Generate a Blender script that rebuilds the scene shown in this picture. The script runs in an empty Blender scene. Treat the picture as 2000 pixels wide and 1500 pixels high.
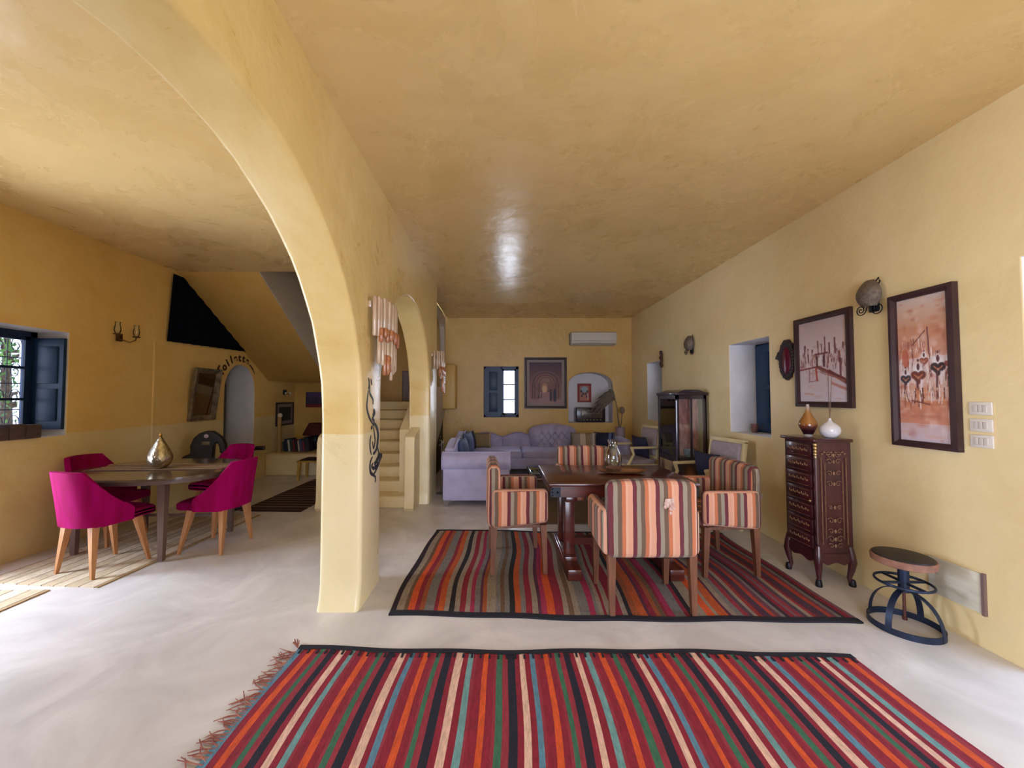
import bpy, bmesh, math, random
import numpy as np
from mathutils import Vector, Matrix, Euler
random.seed(7); np.random.seed(7)
PI = math.pi
S = bpy.context.scene
COL = S.collection

# ------------------------------------------------------------------ camera
F_PX = 751.0
CAM_LOC = Vector((0, 0, 1.45))
cam_d = bpy.data.cameras.new('camera')
cam = bpy.data.objects.new('camera', cam_d); COL.objects.link(cam)
cam.location = CAM_LOC
cam.rotation_euler = (math.radians(91.907), 0, 0)
cam_d.shift_x = 0.0125
cam_d.sensor_fit = 'HORIZONTAL'; cam_d.sensor_width = 36.0
cam_d.lens = F_PX / 2000 * 36.0
cam_d.clip_start = 0.05; cam_d.clip_end = 200
S.camera = cam
RC = Euler(cam.rotation_euler).to_matrix()
def ray(px, py): return RC @ Vector(((px - 975) / F_PX, -(py - 750) / F_PX, -1.0))
def onX(px, py, X): d = ray(px, py); return CAM_LOC + d * ((X - CAM_LOC.x) / d.x)
def onY(px, py, Y): d = ray(px, py); return CAM_LOC + d * ((Y - CAM_LOC.y) / d.y)
def onZ(px, py, Z): d = ray(px, py); return CAM_LOC + d * ((Z - CAM_LOC.z) / d.z)

# ------------------------------------------------------------------ view, world, daylight
S.view_settings.view_transform = 'Standard'
S.view_settings.look = 'None'
S.view_settings.gamma = 1.0
S.view_settings.use_curve_mapping = False
S.view_settings.exposure = 0.12
w = bpy.data.worlds.new('sky'); S.world = w; w.use_nodes = True
wn = w.node_tree; wn.nodes.clear()
wo = wn.nodes.new('ShaderNodeOutputWorld'); wb = wn.nodes.new('ShaderNodeBackground')
wt = wn.nodes.new('ShaderNodeTexCoord'); ws = wn.nodes.new('ShaderNodeSeparateXYZ')
wr = wn.nodes.new('ShaderNodeValToRGB')
wr.color_ramp.elements[0].position = 0.45; wr.color_ramp.elements[0].color = (0.68, 0.77, 1.0, 1)
wr.color_ramp.elements[1].position = 0.75; wr.color_ramp.elements[1].color = (0.62, 0.76, 1.0, 1)
wm = wn.nodes.new('ShaderNodeMapRange')
wm.inputs['From Min'].default_value = -1; wm.inputs['From Max'].default_value = 1
wn.links.new(wt.outputs['Generated'], ws.inputs[0]); wn.links.new(ws.outputs['Z'], wm.inputs['Value'])
wn.links.new(wm.outputs[0], wr.inputs[0]); wn.links.new(wr.outputs[0], wb.inputs['Color'])
wb.inputs['Strength'].default_value = 4.6
wn.links.new(wb.outputs[0], wo.inputs[0])

def area(name, loc, rot, sx, sy, watts, col):
    l = bpy.data.lights.new(name, 'AREA'); l.shape = 'RECTANGLE'; l.size = sx; l.size_y = sy
    l.energy = watts; l.color = col
    o = bpy.data.objects.new(name, l); COL.objects.link(o); o.location = loc; o.rotation_euler = rot
    return o
# skylight entering the open doorway behind the camera, the glazed door and windows of the left wall, and the near right window
area('daylight_front_door', (0.4, -2.95, 1.3), (math.radians(90), 0, 0), 2.4, 2.4, 130, (0.74, 0.84, 1.0))
area('daylight_left_door', (-4.95, 2.52, 1.15), (0, math.radians(-90), 0), 2.1, .8, 185, (0.74, 0.84, 1.0))
area('daylight_right_door', (3.42, 1.50, 1.15), (0, math.radians(90), 0), 2.1, 1.0, 8, (0.60, 0.76, 1.0))
area('daylight_back_window', (.15, 9.0, 1.6), (math.radians(-90), 0, 0), 1.0, 1.2, 70, (0.86, 0.92, 1.0))

# ------------------------------------------------------------------ materials
def lin(c):
    r = []
    for x in c[:3]:
        x = x / 255.0
        r.append(x / 12.92 if x <= 0.04045 else ((x + 0.055) / 1.055) ** 2.4)
    return tuple(r) + (1.0,)
MATS = {}
def newmat(name):
    m = bpy.data.materials.new(name); m.use_nodes = True
    nt = m.node_tree; nt.nodes.clear()
    o = nt.nodes.new('ShaderNodeOutputMaterial'); b = nt.nodes.new('ShaderNodeBsdfPrincipled')
    nt.links.new(b.outputs[0], o.inputs[0])
    MATS[name] = m
    return m, nt, b
def pm(name, c1, c2=None, scale=8, rough=0.5, metal=0, bump=0.0, bscale=40, stretch=(1, 1, 1), sheen=0, coat=0, trans=0, ior=1.45, detail=4, attr=None, spec=0.5):
    m, nt, b = newmat(name)
    N = nt.nodes; L = nt.links
    tc = N.new('ShaderNodeTexCoord'); mp = N.new('ShaderNodeMapping'); mp.inputs['Scale'].default_value = stretch
    L.new(tc.outputs['Object'], mp.inputs[0])
    no = N.new('ShaderNodeTexNoise'); no.inputs['Scale'].default_value = scale; no.inputs['Detail'].default_value = detail
    L.new(mp.outputs[0], no.inputs['Vector'])
    if attr:
        at = N.new('ShaderNodeAttribute'); at.attribute_name = attr
        mx = N.new('ShaderNodeMix'); mx.data_type = 'RGBA'; mx.blend_type = 'MULTIPLY'
        cr = N.new('ShaderNodeValToRGB'); cr.color_ramp.elements[0].color = (.78, .78, .78, 1); cr.color_ramp.elements[1].color = (1.15, 1.15, 1.15, 1)
        cr.color_ramp.elements[0].position = .3; cr.color_ramp.elements[1].position = .7
        L.new(no.outputs[0], cr.inputs[0]); mx.inputs[0].default_value = 1
        L.new(at.outputs['Color'], mx.inputs[6]); L.new(cr.outputs[0], mx.inputs[7]); L.new(mx.outputs[2], b.inputs['Base Color'])
    elif c2:
        cr = N.new('ShaderNodeValToRGB'); cr.color_ramp.elements[0].position = .35; cr.color_ramp.elements[1].position = .65
        cr.color_ramp.elements[0].color = lin(c1); cr.color_ramp.elements[1].color = lin(c2)
        L.new(no.outputs[0], cr.inputs[0]); L.new(cr.outputs[0], b.inputs['Base Color'])
    else: b.inputs['Base Color'].default_value = lin(c1)
    b.inputs['Roughness'].default_value = rough; b.inputs['Metallic'].default_value = metal
    b.inputs['Specular IOR Level'].default_value = spec
    if sheen:
        b.inputs['Sheen Weight'].default_value = sheen; b.inputs['Sheen Roughness'].default_value = .35
        b.inputs['Sheen Tint'].default_value = lin(c2 or c1)
    if coat: b.inputs['Coat Weight'].default_value = coat; b.inputs['Coat Roughness'].default_value = .12
    if trans: b.inputs['Transmission Weight'].default_value = trans; b.inputs['IOR'].default_value = ior
    if bump:
        n2 = N.new('ShaderNodeTexNoise'); n2.inputs['Scale'].default_value = bscale; n2.inputs['Detail'].default_value = 3
        L.new(mp.outputs[0], n2.inputs['Vector'])
        bp = N.new('ShaderNodeBump'); bp.inputs['Strength'].default_value = bump; bp.inputs['Distance'].default_value = .01
        L.new(n2.outputs[0], bp.inputs['Height']); L.new(bp.outputs[0], b.inputs['Normal'])
    return m
def plaster(name, c1, c2, rough=0.4, band=None, cb1=None, cb2=None, bump=.35, spec=.5, bsc=7):
    """hand trowelled plaster: two tones, soft bumps; below height band it is painted in a second pair of tones"""
    m, nt, b = newmat(name); N = nt.nodes; L = nt.links
    g = N.new('ShaderNodeNewGeometry')
    n1 = N.new('ShaderNodeTexNoise'); n1.inputs['Scale'].default_value = 1.6; n1.inputs['Detail'].default_value = 7; n1.inputs['Roughness'].default_value = .62; n1.inputs['Distortion'].default_value = .8
    L.new(g.outputs['Position'], n1.inputs['Vector'])
    def ramp(a, c):
        r = N.new('ShaderNodeValToRGB'); r.color_ramp.elements[0].position = .36; r.color_ramp.elements[1].position = .66
        r.color_ramp.elements[0].color = lin(a); r.color_ramp.elements[1].color = lin(c); L.new(n1.outputs[0], r.inputs[0]); return r
    r1 = ramp(c1, c2); out = r1.outputs[0]
    if band:
        r2 = ramp(cb1, cb2); sp = N.new('ShaderNodeSeparateXYZ'); L.new(g.outputs['Position'], sp.inputs[0])
        nw = N.new('ShaderNodeTexNoise'); nw.inputs['Scale'].default_value = 3; L.new(g.outputs['Position'], nw.inputs['Vector'])
        ma = N.new('ShaderNodeMath'); ma.operation = 'MULTIPLY_ADD'; ma.inputs[1].default_value = .02; L.new(nw.outputs[0], ma.inputs[0]); L.new(sp.outputs['Z'], ma.inputs[2])
        gt = N.new('ShaderNodeMath'); gt.operation = 'LESS_THAN'; gt.inputs[1].default_value = band + .01; L.new(ma.outputs[0], gt.inputs[0])
        mx = N.new('ShaderNodeMix'); mx.data_type = 'RGBA'; L.new(gt.outputs[0], mx.inputs[0]); L.new(out, mx.inputs[6]); L.new(r2.outputs[0], mx.inputs[7]); out = mx.outputs[2]
    L.new(out, b.inputs['Base Color'])
    rr = N.new('ShaderNodeMapRange'); rr.inputs['To Min'].default_value = rough - .08; rr.inputs['To Max'].default_value = rough + .12
    L.new(n1.outputs[0], rr.inputs[0]); L.new(rr.outputs[0], b.inputs['Roughness'])
    b.inputs['Specular IOR Level'].default_value = spec
    n2 = N.new('ShaderNodeTexNoise'); n2.inputs['Scale'].default_value = bsc; n2.inputs['Detail'].default_value = 3; L.new(g.outputs['Position'], n2.inputs['Vector'])
    bp = N.new('ShaderNodeBump'); bp.inputs['Strength'].default_value = bump; bp.inputs['Distance'].default_value = .03
    L.new(n2.outputs[0], bp.inputs['Height']); L.new(bp.outputs[0], b.inputs['Normal'])
    return m
YA, YB = (228, 196, 136), (234, 206, 150)
M_wall = plaster('ochre_plaster', (208, 164, 84), (216, 176, 98), rough=.42)  # same ochre plaster; dimness of the far end put into a darker, stronger base
M_right = plaster('ochre_plaster_right', (228, 204, 152), (236, 214, 166), rough=.38, bump=.2)  # same ochre plaster; near daylight put into a paler, less saturated base
M_left = plaster('ochre_plaster_banded', (226, 184, 106), (232, 196, 122), rough=.45, band=1.09, cb1=(222, 198, 142), cb2=(230, 208, 158))
M_div = plaster('ochre_plaster_pillar', (224, 192, 122), (236, 208, 146), rough=.28, band=1.19, cb1=(234, 214, 164), cb2=(240, 222, 178), bump=.22)
M_ceil = plaster('ochre_plaster_ceiling', (222, 188, 126), (228, 196, 138), rough=.26, bump=.30, bsc=4)
M_floor = plaster('polished_cement_floor', (202, 196, 194), (232, 226, 224), rough=.36, bump=.12)
M_white = plaster('white_limewash', (214, 210, 214), (228, 224, 226), rough=.6, bump=.2)
M_grey = plaster('grey_limewash', (190, 176, 158), (204, 190, 172), rough=.6, bump=.2)
M_stair = plaster('cream_plaster_steps', (224, 200, 148), (236, 216, 170), rough=.5, bump=.25)
M_dkwood = pm('dark_brown_boards', (58, 30, 20), (40, 20, 14), 6, .6)
M_blue = pm('dark_blue_paint', (6, 42, 74), (9, 50, 86), 5, .45, bump=.1)
M_navyframe = pm('navy_frame_paint', (10, 34, 66), (14, 42, 78), 5, .45)
M_ground = pm('dry_ground', (190, 175, 150), (170, 155, 130), 3, .9)

def glassy(name, col=(1, 1, 1), gloss=.1, rough=.02):
    m, nt, b = newmat(name); N = nt.nodes; L = nt.links
    o = [n for n in N if n.type == 'OUTPUT_MATERIAL'][0]; N.remove(b)
    t = N.new('ShaderNodeBsdfTransparent'); t.inputs[0].default_value = tuple(col) + (1,)
    g = N.new('ShaderNodeBsdfGlossy'); g.inputs['Roughness'].default_value = rough
    fr = N.new('ShaderNodeFresnel'); fr.inputs[0].default_value = 1.45
    ma = N.new('ShaderNodeMath'); ma.operation = 'ADD'; ma.inputs[1].default_value = gloss; L.new(fr.outputs[0], ma.inputs[0])
    mx = N.new('ShaderNodeMixShader'); L.new(ma.outputs[0], mx.inputs[0]); L.new(t.outputs[0], mx.inputs[1]); L.new(g.outputs[0], mx.inputs[2]); L.new(mx.outputs[0], o.inputs[0])
    return m
M_pane = glassy('window_glass', (.95, .97, 1), .0)
M_clear = glassy('clear_glass', (.93, .95, .93), .06)
M_teal = glassy('teal_glass', (.35, .62, .6), .1)

# ------------------------------------------------------------------ mesh builder
class MB:
    def __init__(s): s.v = []; s.f = []; s.m = []; s.c = []
    def add(s, vs, fs, mat=0, col=None):
        n = len(s.v); s.v += [tuple(v) for v in vs]
        for f in fs: s.f.append(tuple(i + n for i in f)); s.m.append(mat); s.c.append(col)
        return s
    def addbm(s, bm, mat=0, col=None):
        bm.verts.index_update(); s.add([v.co[:] for v in bm.verts], [[v.index for v in f.verts] for f in bm.faces], mat, col); bm.free(); return s
    def box(s, c, d, rot=None, mat=0, col=None):
        x, y, z = [k / 2 for k in d]; vs = [Vector((i * x, j * y, k * z)) for i in (-1, 1) for j in (-1, 1) for k in (-1, 1)]
        if rot is not None: vs = [rot @ v for v in vs]
        vs = [v + Vector(c) for v in vs]
        return s.add(vs, [(0, 1, 3, 2), (4, 6, 7, 5), (0, 4, 5, 1), (2, 3, 7, 6), (0, 2, 6, 4), (1, 5, 7, 3)], mat, col)
    def b2(s, a, b, mat=0, col=None): return s.box([(a[i] + b[i]) / 2 for i in range(3)], [abs(b[i] - a[i]) for i in range(3)], None, mat, col)
    def rbox(s, c, d, r=.02, seg=3, rot=None, mat=0, fn=None, cuts=0):
        bm = bmesh.new(); bmesh.ops.create_cube(bm, size=1)
        for v in bm.verts: v.co = Vector((v.co.x * d[0], v.co.y * d[1], v.co.z * d[2]))
        if cuts: bmesh.ops.subdivide_edges(bm, edges=bm.edges[:], cuts=cuts, use_grid_fill=True)
        es = [e for e in bm.edges if len(e.link_faces) == 2 and e.calc_face_angle() > .5]
        bmesh.ops.bevel(bm, geom=es, offset=min(r, min(d) * .49), segments=seg, profile=.5, affect='EDGES')
        for v in bm.verts:
            if fn: v.co = Vector(fn(v.co))
            if rot is not None: v.co = rot @ v.co
            v.co += Vector(c)
        return s.addbm(bm, mat)
    def taper(s, p0, p1, a, b, mat=0):
        vs = []
        for p, (wx, wy) in ((p0, a), (p1, b)):
            for i, j in ((-1, -1), (1, -1), (1, 1), (-1, 1)): vs.append((p[0] + i * wx / 2, p[1] + j * wy / 2, p[2]))
        return s.add(vs, [(3, 2, 1, 0), (4, 5, 6, 7), (0, 1, 5, 4), (1, 2, 6, 5), (2, 3, 7, 6), (3, 0, 4, 7)], mat)
    def tube(s, pts, r, n=8, closed=False, flat=None, mat=0):
        pts = [Vector(p) for p in pts]; m = len(pts); rs = r if isinstance(r, (list, tuple)) else [r] * m
        up = None; rings = []
        for i, p in enumerate(pts):
            a = pts[(i - 1) % m] if (closed or i > 0) else p; b = pts[(i + 1) % m] if (closed or i < m - 1) else p
            t = (b - a).normalized() if (b - a).length > 1e-9 else Vector((0, 0, 1))
            if up is None:
                up = Vector((0, 0, 1)) if abs(t.z) < .9 else Vector((1, 0, 0))
            x = t.cross(up); x = x.normalized() if x.length > 1e-6 else t.orthogonal().normalized(); y = x.cross(t).normalized(); up = y
            fx, fy = flat if flat else (1, 1)
            rings.append([p + x * math.cos(2 * PI * k / n) * rs[i] * fx + y * math.sin(2 * PI * k / n) * rs[i] * fy for k in range(n)])
        vs = [v for rg in rings for v in rg]; fs = []
        for i in range(m if closed else m - 1):
            j = (i + 1) % m
            for k in range(n): fs.append((i * n + k, i * n + (k + 1) % n, j * n + (k + 1) % n, j * n + k))
        if not closed: fs.append(tuple(range(n - 1, -1, -1))); fs.append(tuple((m - 1) * n + k for k in range(n)))
        return s.add(vs, fs, mat)
    def cyl(s, p0, p1, r0, r1=None, n=16, mat=0): return s.tube([p0, p1], [r0, r0 if r1 is None else r1], n, mat=mat)
    def lathe(s, prof, n=24, c=(0, 0, 0), mat=0, sx=1, sy=1, ripple=None, cap=True):
        vs = []; fs = []
        for i, (r, z) in enumerate(prof):
            for k in range(n):
                a = 2 * PI * k / n; rr = r * (ripple(a, z) if ripple else 1)
                vs.append((c[0] + rr * math.cos(a) * sx, c[1] + rr * math.sin(a) * sy, c[2] + z))
        for i in range(len(prof) - 1):
            for k in range(n): fs.append((i * n + k, i * n + (k + 1) % n, (i + 1) * n + (k + 1) % n, (i + 1) * n + k))
        if cap and prof[0][0] > 1e-4: fs.append(tuple(range(n - 1, -1, -1)))
        if cap and prof[-1][0] > 1e-4: fs.append(tuple((len(prof) - 1) * n + k for k in range(n)))
        return s.add(vs, fs, mat)
    def sph(s, c, r, n=12, mat=0):
        if not isinstance(r, (tuple, list)): r = (r, r, r)
        prof = [(math.sin(PI * i / 8), -math.cos(PI * i / 8)) for i in range(9)]; prof[0] = (1e-5, -1); prof[-1] = (1e-5, 1)
        vs = []; fs = []
        for (q, z) in prof:
            for k in range(n): a = 2 * PI * k / n; vs.append((c[0] + q * math.cos(a) * r[0], c[1] + q * math.sin(a) * r[1], c[2] + z * r[2]))
        for i in range(8):
            for k in range(n): fs.append((i * n + k, i * n + (k + 1) % n, (i + 1) * n + (k + 1) % n, (i + 1) * n + k))
        return s.add(vs, fs, mat)
    def prism(s, poly, fmap, d0, d1, mat=0):
        n = len(poly); vs = [fmap(p[0], p[1], d0) for p in poly] + [fmap(p[0], p[1], d1) for p in poly]
        fs = [tuple(range(n)), tuple(range(2 * n - 1, n - 1, -1))] + [(i, i + n, (i + 1) % n + n, (i + 1) % n) for i in range(n)]
        return s.add(vs, fs, mat)
    def build(s, name, mats, parent=None, ang=38, weld=False):
        me = bpy.data.meshes.new(name); me.from_pydata(s.v, [], s.f)
        if not isinstance(mats, (list, tuple)): mats = [mats]
        for m in mats: me.materials.append(m)
        me.polygons.foreach_set('material_index', s.m)
        cols = any(c is not None for c in s.c)
        if cols:
            ca = me.color_attributes.new('Col', 'FLOAT_COLOR', 'CORNER'); arr = []
            for p, c in zip(me.polygons, s.c): arr += list(c or (1, 1, 1, 1)) * p.loop_total
            ca.data.foreach_set('color', arr)
        bm = bmesh.new(); bm.from_mesh(me)
        if weld: bmesh.ops.remove_doubles(bm, verts=bm.verts[:], dist=1e-5)
        bmesh.ops.recalc_face_normals(bm, faces=bm.faces[:])
        th = math.radians(ang)
        for f in bm.faces: f.smooth = True
        for e in bm.edges:
            if len(e.link_faces) != 2 or e.calc_face_angle() > th: e.smooth = False
        bm.to_mesh(me); bm.free()
        o = bpy.data.objects.new(name, me); COL.objects.link(o)
        if parent: o.parent = parent
        return o
def tag(o, label=None, cat=None, group=None, kind=None):
    if label: o['label'] = label
    if cat: o['category'] = cat
    if group: o['group'] = group
    if kind: o['kind'] = kind
    return o
def thing(name, loc, label, cat, rz=0, group=None, kind=None):
    o = bpy.data.objects.new(name, None); COL.objects.link(o); o.location = loc; o.rotation_euler = (0, 0, rz); o.empty_display_size = .1
    return tag(o, label, cat, group, kind)
def copy_tree(o, parent=None):
    c = o.copy(); COL.objects.link(c)
    if parent: c.parent = parent
    for ch in list(o.children): copy_tree(ch, c)
    return c
def dup(root, loc, rz, label, group=None):
    c = copy_tree(root); c.location = loc; c.rotation_euler = (0, 0, rz); c['label'] = label
    if group: c['group'] = group
    return c
def struct(mb, name, mats, parent=None, **k):
    o = mb.build(name, mats, parent, **k)
    if not parent: o['kind'] = 'structure'
    return o
def fX(sign=1): return lambda u, v, d: (d, u, v)      # polygon in (Y,Z), depth X
def fY(u, v, d): return (u, d, v)                      # polygon in (X,Z), depth Y
def fZ(u, v, d): return (u, v, d)

def rect(u0, v0, u1, v1): return [(u0, v0), (u1, v0), (u1, v1), (u0, v1)]
def archpts(u0, u1, v0, spring, top, n=20, jit=0, flare=0):
    c = (u0 + u1) / 2; a = (u1 - u0) / 2; b = top - spring
    pts = [(u0 + flare, v0)]
    if flare: pts += [(u0 + flare * .45, v0 + .05), (u0, v0 + .16)]
    for i in range(n + 1):
        t = PI - PI * i / n; j = 1 + (random.uniform(-jit, jit) if 0 < i < n else 0)
        pts.append((c + a * math.cos(t) * j, spring + b * math.sin(t) * j))
    if flare: pts += [(u1, v0 + .16), (u1 - flare * .45, v0 + .05)]
    pts.append((u1 - flare, v0))
    return pts
def slab(name, outline, holes, fmap, d0, d1, mats, wn_axis, bevel=.02, reveal=1, keep=None):
    """flat wall: outline with holes filled, given thickness d0..d1; edges of openings are rounded, reveals use material 1"""
    bm = bmesh.new(); loops = [outline] + holes; es = []
    for lp in loops:
        vs = [bm.verts.new(fmap(p[0], p[1], d0)) for p in lp]
        for i in range(len(vs)): es.append(bm.edges.new((vs[i], vs[(i + 1) % len(vs)])))
    bmesh.ops.triangle_fill(bm, use_beauty=True, use_dissolve=False, edges=es)
    ext = bmesh.ops.extrude_face_region(bm, geom=bm.faces[:])
    mv = Vector(fmap(0, 0, d1)) - Vector(fmap(0, 0, d0))
    bmesh.ops.translate(bm, verts=[g for g in ext['geom'] if isinstance(g, bmesh.types.BMVert)], vec=mv)
    bmesh.ops.recalc_face_normals(bm, faces=bm.faces[:])
    umin = [min(p[k] for p in outline) for k in (0, 1)]; umax = [max(p[k] for p in outline) for k in (0, 1)]
    def onborder(v):
        co = v.co; u = {'X': (co.y, co.z), 'Y': (co.x, co.z), 'Z': (co.x, co.y)}[wn_axis]
        return abs(u[0] - umin[0]) < 1e-4 or abs(u[0] - umax[0]) < 1e-4 or abs(u[1] - umin[1]) < 1e-4 or abs(u[1] - umax[1]) < 1e-4
    if bevel:
        be = [e for e in bm.edges if len(e.link_faces) == 2 and e.calc_face_angle() > .9 and not (onborder(e.verts[0]) and onborder(e.verts[1]))
              and abs((e.verts[0].co - e.verts[1].co)['XYZ'.index(wn_axis)]) < 1e-5]
        bmesh.ops.bevel(bm, geom=be, offset=bevel, segments=3, profile=.5, affect='EDGES', clamp_overlap=True)
    ax = 'XYZ'.index(wn_axis)
    for f in bm.faces:
        f.normal_update(); f.smooth = True
        f.material_index = reveal if abs(f.normal[ax]) < .6 and len(mats) > 1 else 0
    for e in bm.edges:
        if len(e.link_faces) != 2 or e.calc_face_angle() > .6: e.smooth = False
    me = bpy.data.meshes.new(name); bm.to_mesh(me); bm.free()
    for m in mats: me.materials.append(m)
    o = bpy.data.objects.new(name, me); COL.objects.link(o); o['kind'] = 'structure'
    return o

# ================================================================== ROOM
XL, XR, YB_, YF, H = -4.3, 2.8, 8.1, -2.7, 3.12
T = .5
struct(MB().b2((XL - T, YF - T, -.25), (XR + T, YB_ + T, 0)), 'floor', M_floor)
struct(MB().b2((-1.1, YF - T, H), (XR + T, YB_ + T, H + .3)).b2((XL - T, YF - T, H), (-1.1, 5.08, H + .3)), 'ceiling', M_ceil)
WH = (1.03, 2.08)
# right wall
slab('wall_right', rect(YF, 0, YB_ + T, H), [rect(6.61, WH[0], 7.27, WH[1]), rect(3.98, WH[0], 4.67, WH[1]), rect(.95, .01, 2.04, 2.2)],
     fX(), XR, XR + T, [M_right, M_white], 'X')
# left wall: glazed door (left of the frame), window, arched doorway
slab('wall_left', rect(YF, 0, YB_ + T, 4.7), [rect(1.98, .02, 2.90, 2.2), rect(3.06, WH[0] + .04, 3.83, WH[1] + .01), archpts(6.02, 6.76, .01, 1.55, 1.98, 14)],
     fX(), XL, XL - T, [M_left, M_white], 'X')
# back wall
nich = archpts(1.46, 2.39, .91, 1.72, 1.965, 14)
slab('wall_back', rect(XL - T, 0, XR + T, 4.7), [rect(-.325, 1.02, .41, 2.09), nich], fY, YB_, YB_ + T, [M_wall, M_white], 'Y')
struct(MB().b2((1.3, YB_ + .34, .8), (2.5, YB_ + .5, 2.1)), 'wall_niche', M_white)
# wall behind the camera with a wide open doorway
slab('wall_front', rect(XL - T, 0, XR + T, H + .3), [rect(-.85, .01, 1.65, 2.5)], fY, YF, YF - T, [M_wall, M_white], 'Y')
# arcade wall between the two rooms
A1 = archpts(-.03, 2.68, 0, 1.25, 2.61, 30, jit=.004, flare=.045)
A2 = archpts(3.1, 5.28, 0, 1.48, 2.52, 24, jit=.005, flare=.03)
outl = [(YF, 0)] + A1 + A2 + [(5.83, 0), (5.83, H), (YF, H)]
slab('wall_middle', outl, [], fX(), -.95, -1.24, [M_div], 'X', bevel=.03)
A3 = [(5.90, 1.60), (7.98, 1.66), (7.98, 2.7), (7.9, 2.9), (7.7, 3.0), (6.0, 3.0), (5.90, 2.9)]
slab('wall_stair_side', [(5.80, 0), (6.0, .10), (6.4, .22), (6.8, .42), (7.3, .70), (7.7, .92), (8.1, 1.13), (8.1, H), (5.80, H)], [A3], fX(), -1.14, -1.24, [M_grey], 'X', bevel=.012)
def round_edges(o, w_):
    md = o.modifiers.new('round', 'BEVEL'); md.width = w_; md.segments = 4; md.limit_method = 'ANGLE'; md.angle_limit = math.radians(50)
# staircase behind the arcade
stair = thing('staircase', (0, 0, 0), None, None, kind='structure')
for i in range(9):
    y0 = 5.05 + .23 * i; z = .152 * (i + 1)
    MB().rbox((-1.70, (y0 + 7.1) / 2, z - .076), (1.02, 7.1 - y0, .156), .024, 3).build('step', M_stair, stair)
MB().b2((-3.2, 7.1, 1.2), (-1.24, 8.1, 1.37)).build('landing', M_stair, stair)
cl = [(4.93, 0), (4.90, .04), (4.93, .14), (4.94, .86), (4.97, .93), (5.04, .965), (5.2, 1.0)]
MB().prism(cl + [(7.0, 2.05), (7.0, 0)], fX(), -2.33, -2.2).build('curb', M_stair, stair)
round_edges(stair.children[-1], .045)
MB().prism(cl + [(5.29, 1.04), (5.29, 0)], fX(), -1.205, -1.085).build('curb', M_stair, stair)
round_edges(stair.children[-1], .045)
MB().prism([(5.27, 0), (5.27, 1.0), (7.0, 2.05), (7.0, 0)], fX(), -1.36, -1.23).build('curb', M_stair, stair)
round_edges(stair.children[-1], .045)
struct(MB().b2((-1.21, 5.8, 0), (-1.18, 8.1, 1.16)), 'shade_under_stairs', M_dkwood)  # dark sheet standing in for the shade of the open void below the stairs
# walls of the stairwell, sloping soffit of the upper flight, recess below it
struct(MB().prism([(5.08, H), (7.12, 1.78), (8.1, 1.78), (8.1, 4.6), (5.08, 4.6)], fX(), -3.2, -3.212), 'wall_stair', M_grey)
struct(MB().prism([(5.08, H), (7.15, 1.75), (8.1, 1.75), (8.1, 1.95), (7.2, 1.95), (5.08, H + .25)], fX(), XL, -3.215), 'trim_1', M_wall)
struct(MB().b2((-2.34, 5.0, H), (-1.2, 8.1, H + .12)), 'trim_2', M_dkwood)
struct(MB().b2((-2.42, 5.0, H), (-2.34, 8.1, 4.6)).b2((-3.3, 5.0, H + .3), (-2.3, 5.08, 4.6)), 'wall_well', M_grey)
struct(MB().b2((XL - T, 5.0, 4.6), (-1.1, 8.6, 4.7)), 'ceiling_well', M_grey)
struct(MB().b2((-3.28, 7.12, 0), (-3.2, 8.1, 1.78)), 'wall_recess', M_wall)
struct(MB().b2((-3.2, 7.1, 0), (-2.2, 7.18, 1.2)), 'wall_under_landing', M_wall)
struct(MB().rbox((-3.74, 7.6, .2), (1.12, 1.0, .40), .03, 3), 'trim_3', M_stair)
# white passage behind the arched doorway
ps = MB(); ps.b2((-6.0, 5.7, 0), (-4.8, 5.8, 2.3)); ps.b2((-6.0, 6.95, 0), (-4.8, 7.05, 2.3)); ps.b2((-6.1, 5.7, 0), (-6.0, 7.05, 2.3)); ps.b2((-6.1, 5.7, 2.3), (-4.8, 7.05, 2.4)); ps.b2((-6.1, 5.7, -.1), (-4.8, 7.05, 0))
struct(ps, 'wall_passage', M_white)
# plaster boxing on the back wall, ridge on the left wall, flush slab low in the right wall
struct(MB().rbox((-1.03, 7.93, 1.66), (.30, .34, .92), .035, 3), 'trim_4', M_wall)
struct(MB().rbox((XL - .009, 4.79, 1.07), (.03, .05, 2.14), .012, 4), 'trim_5', M_left)
struct(MB().b2((-9, -7, -.5), (9, 13, -.3)), 'ground', M_ground)
slabp = thing('access_panel', (XR, 2.40, .19), 'pale marble panel set low in the right wall behind the stool', 'wall panel')
MB().rbox((-.006, 0, .12), (.012, .28, .23), .003, 2).build('panel', pm('pale_marble', (196, 190, 172), (214, 208, 192), 6, .3, bump=.05, stretch=(1, 1, 4)), slabp)
MB().b2((-.018, -.155, 0), (.0, -.14, .24)).build('edge_strip', pm('brown_strip', (120, 96, 92), None), slabp)

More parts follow.
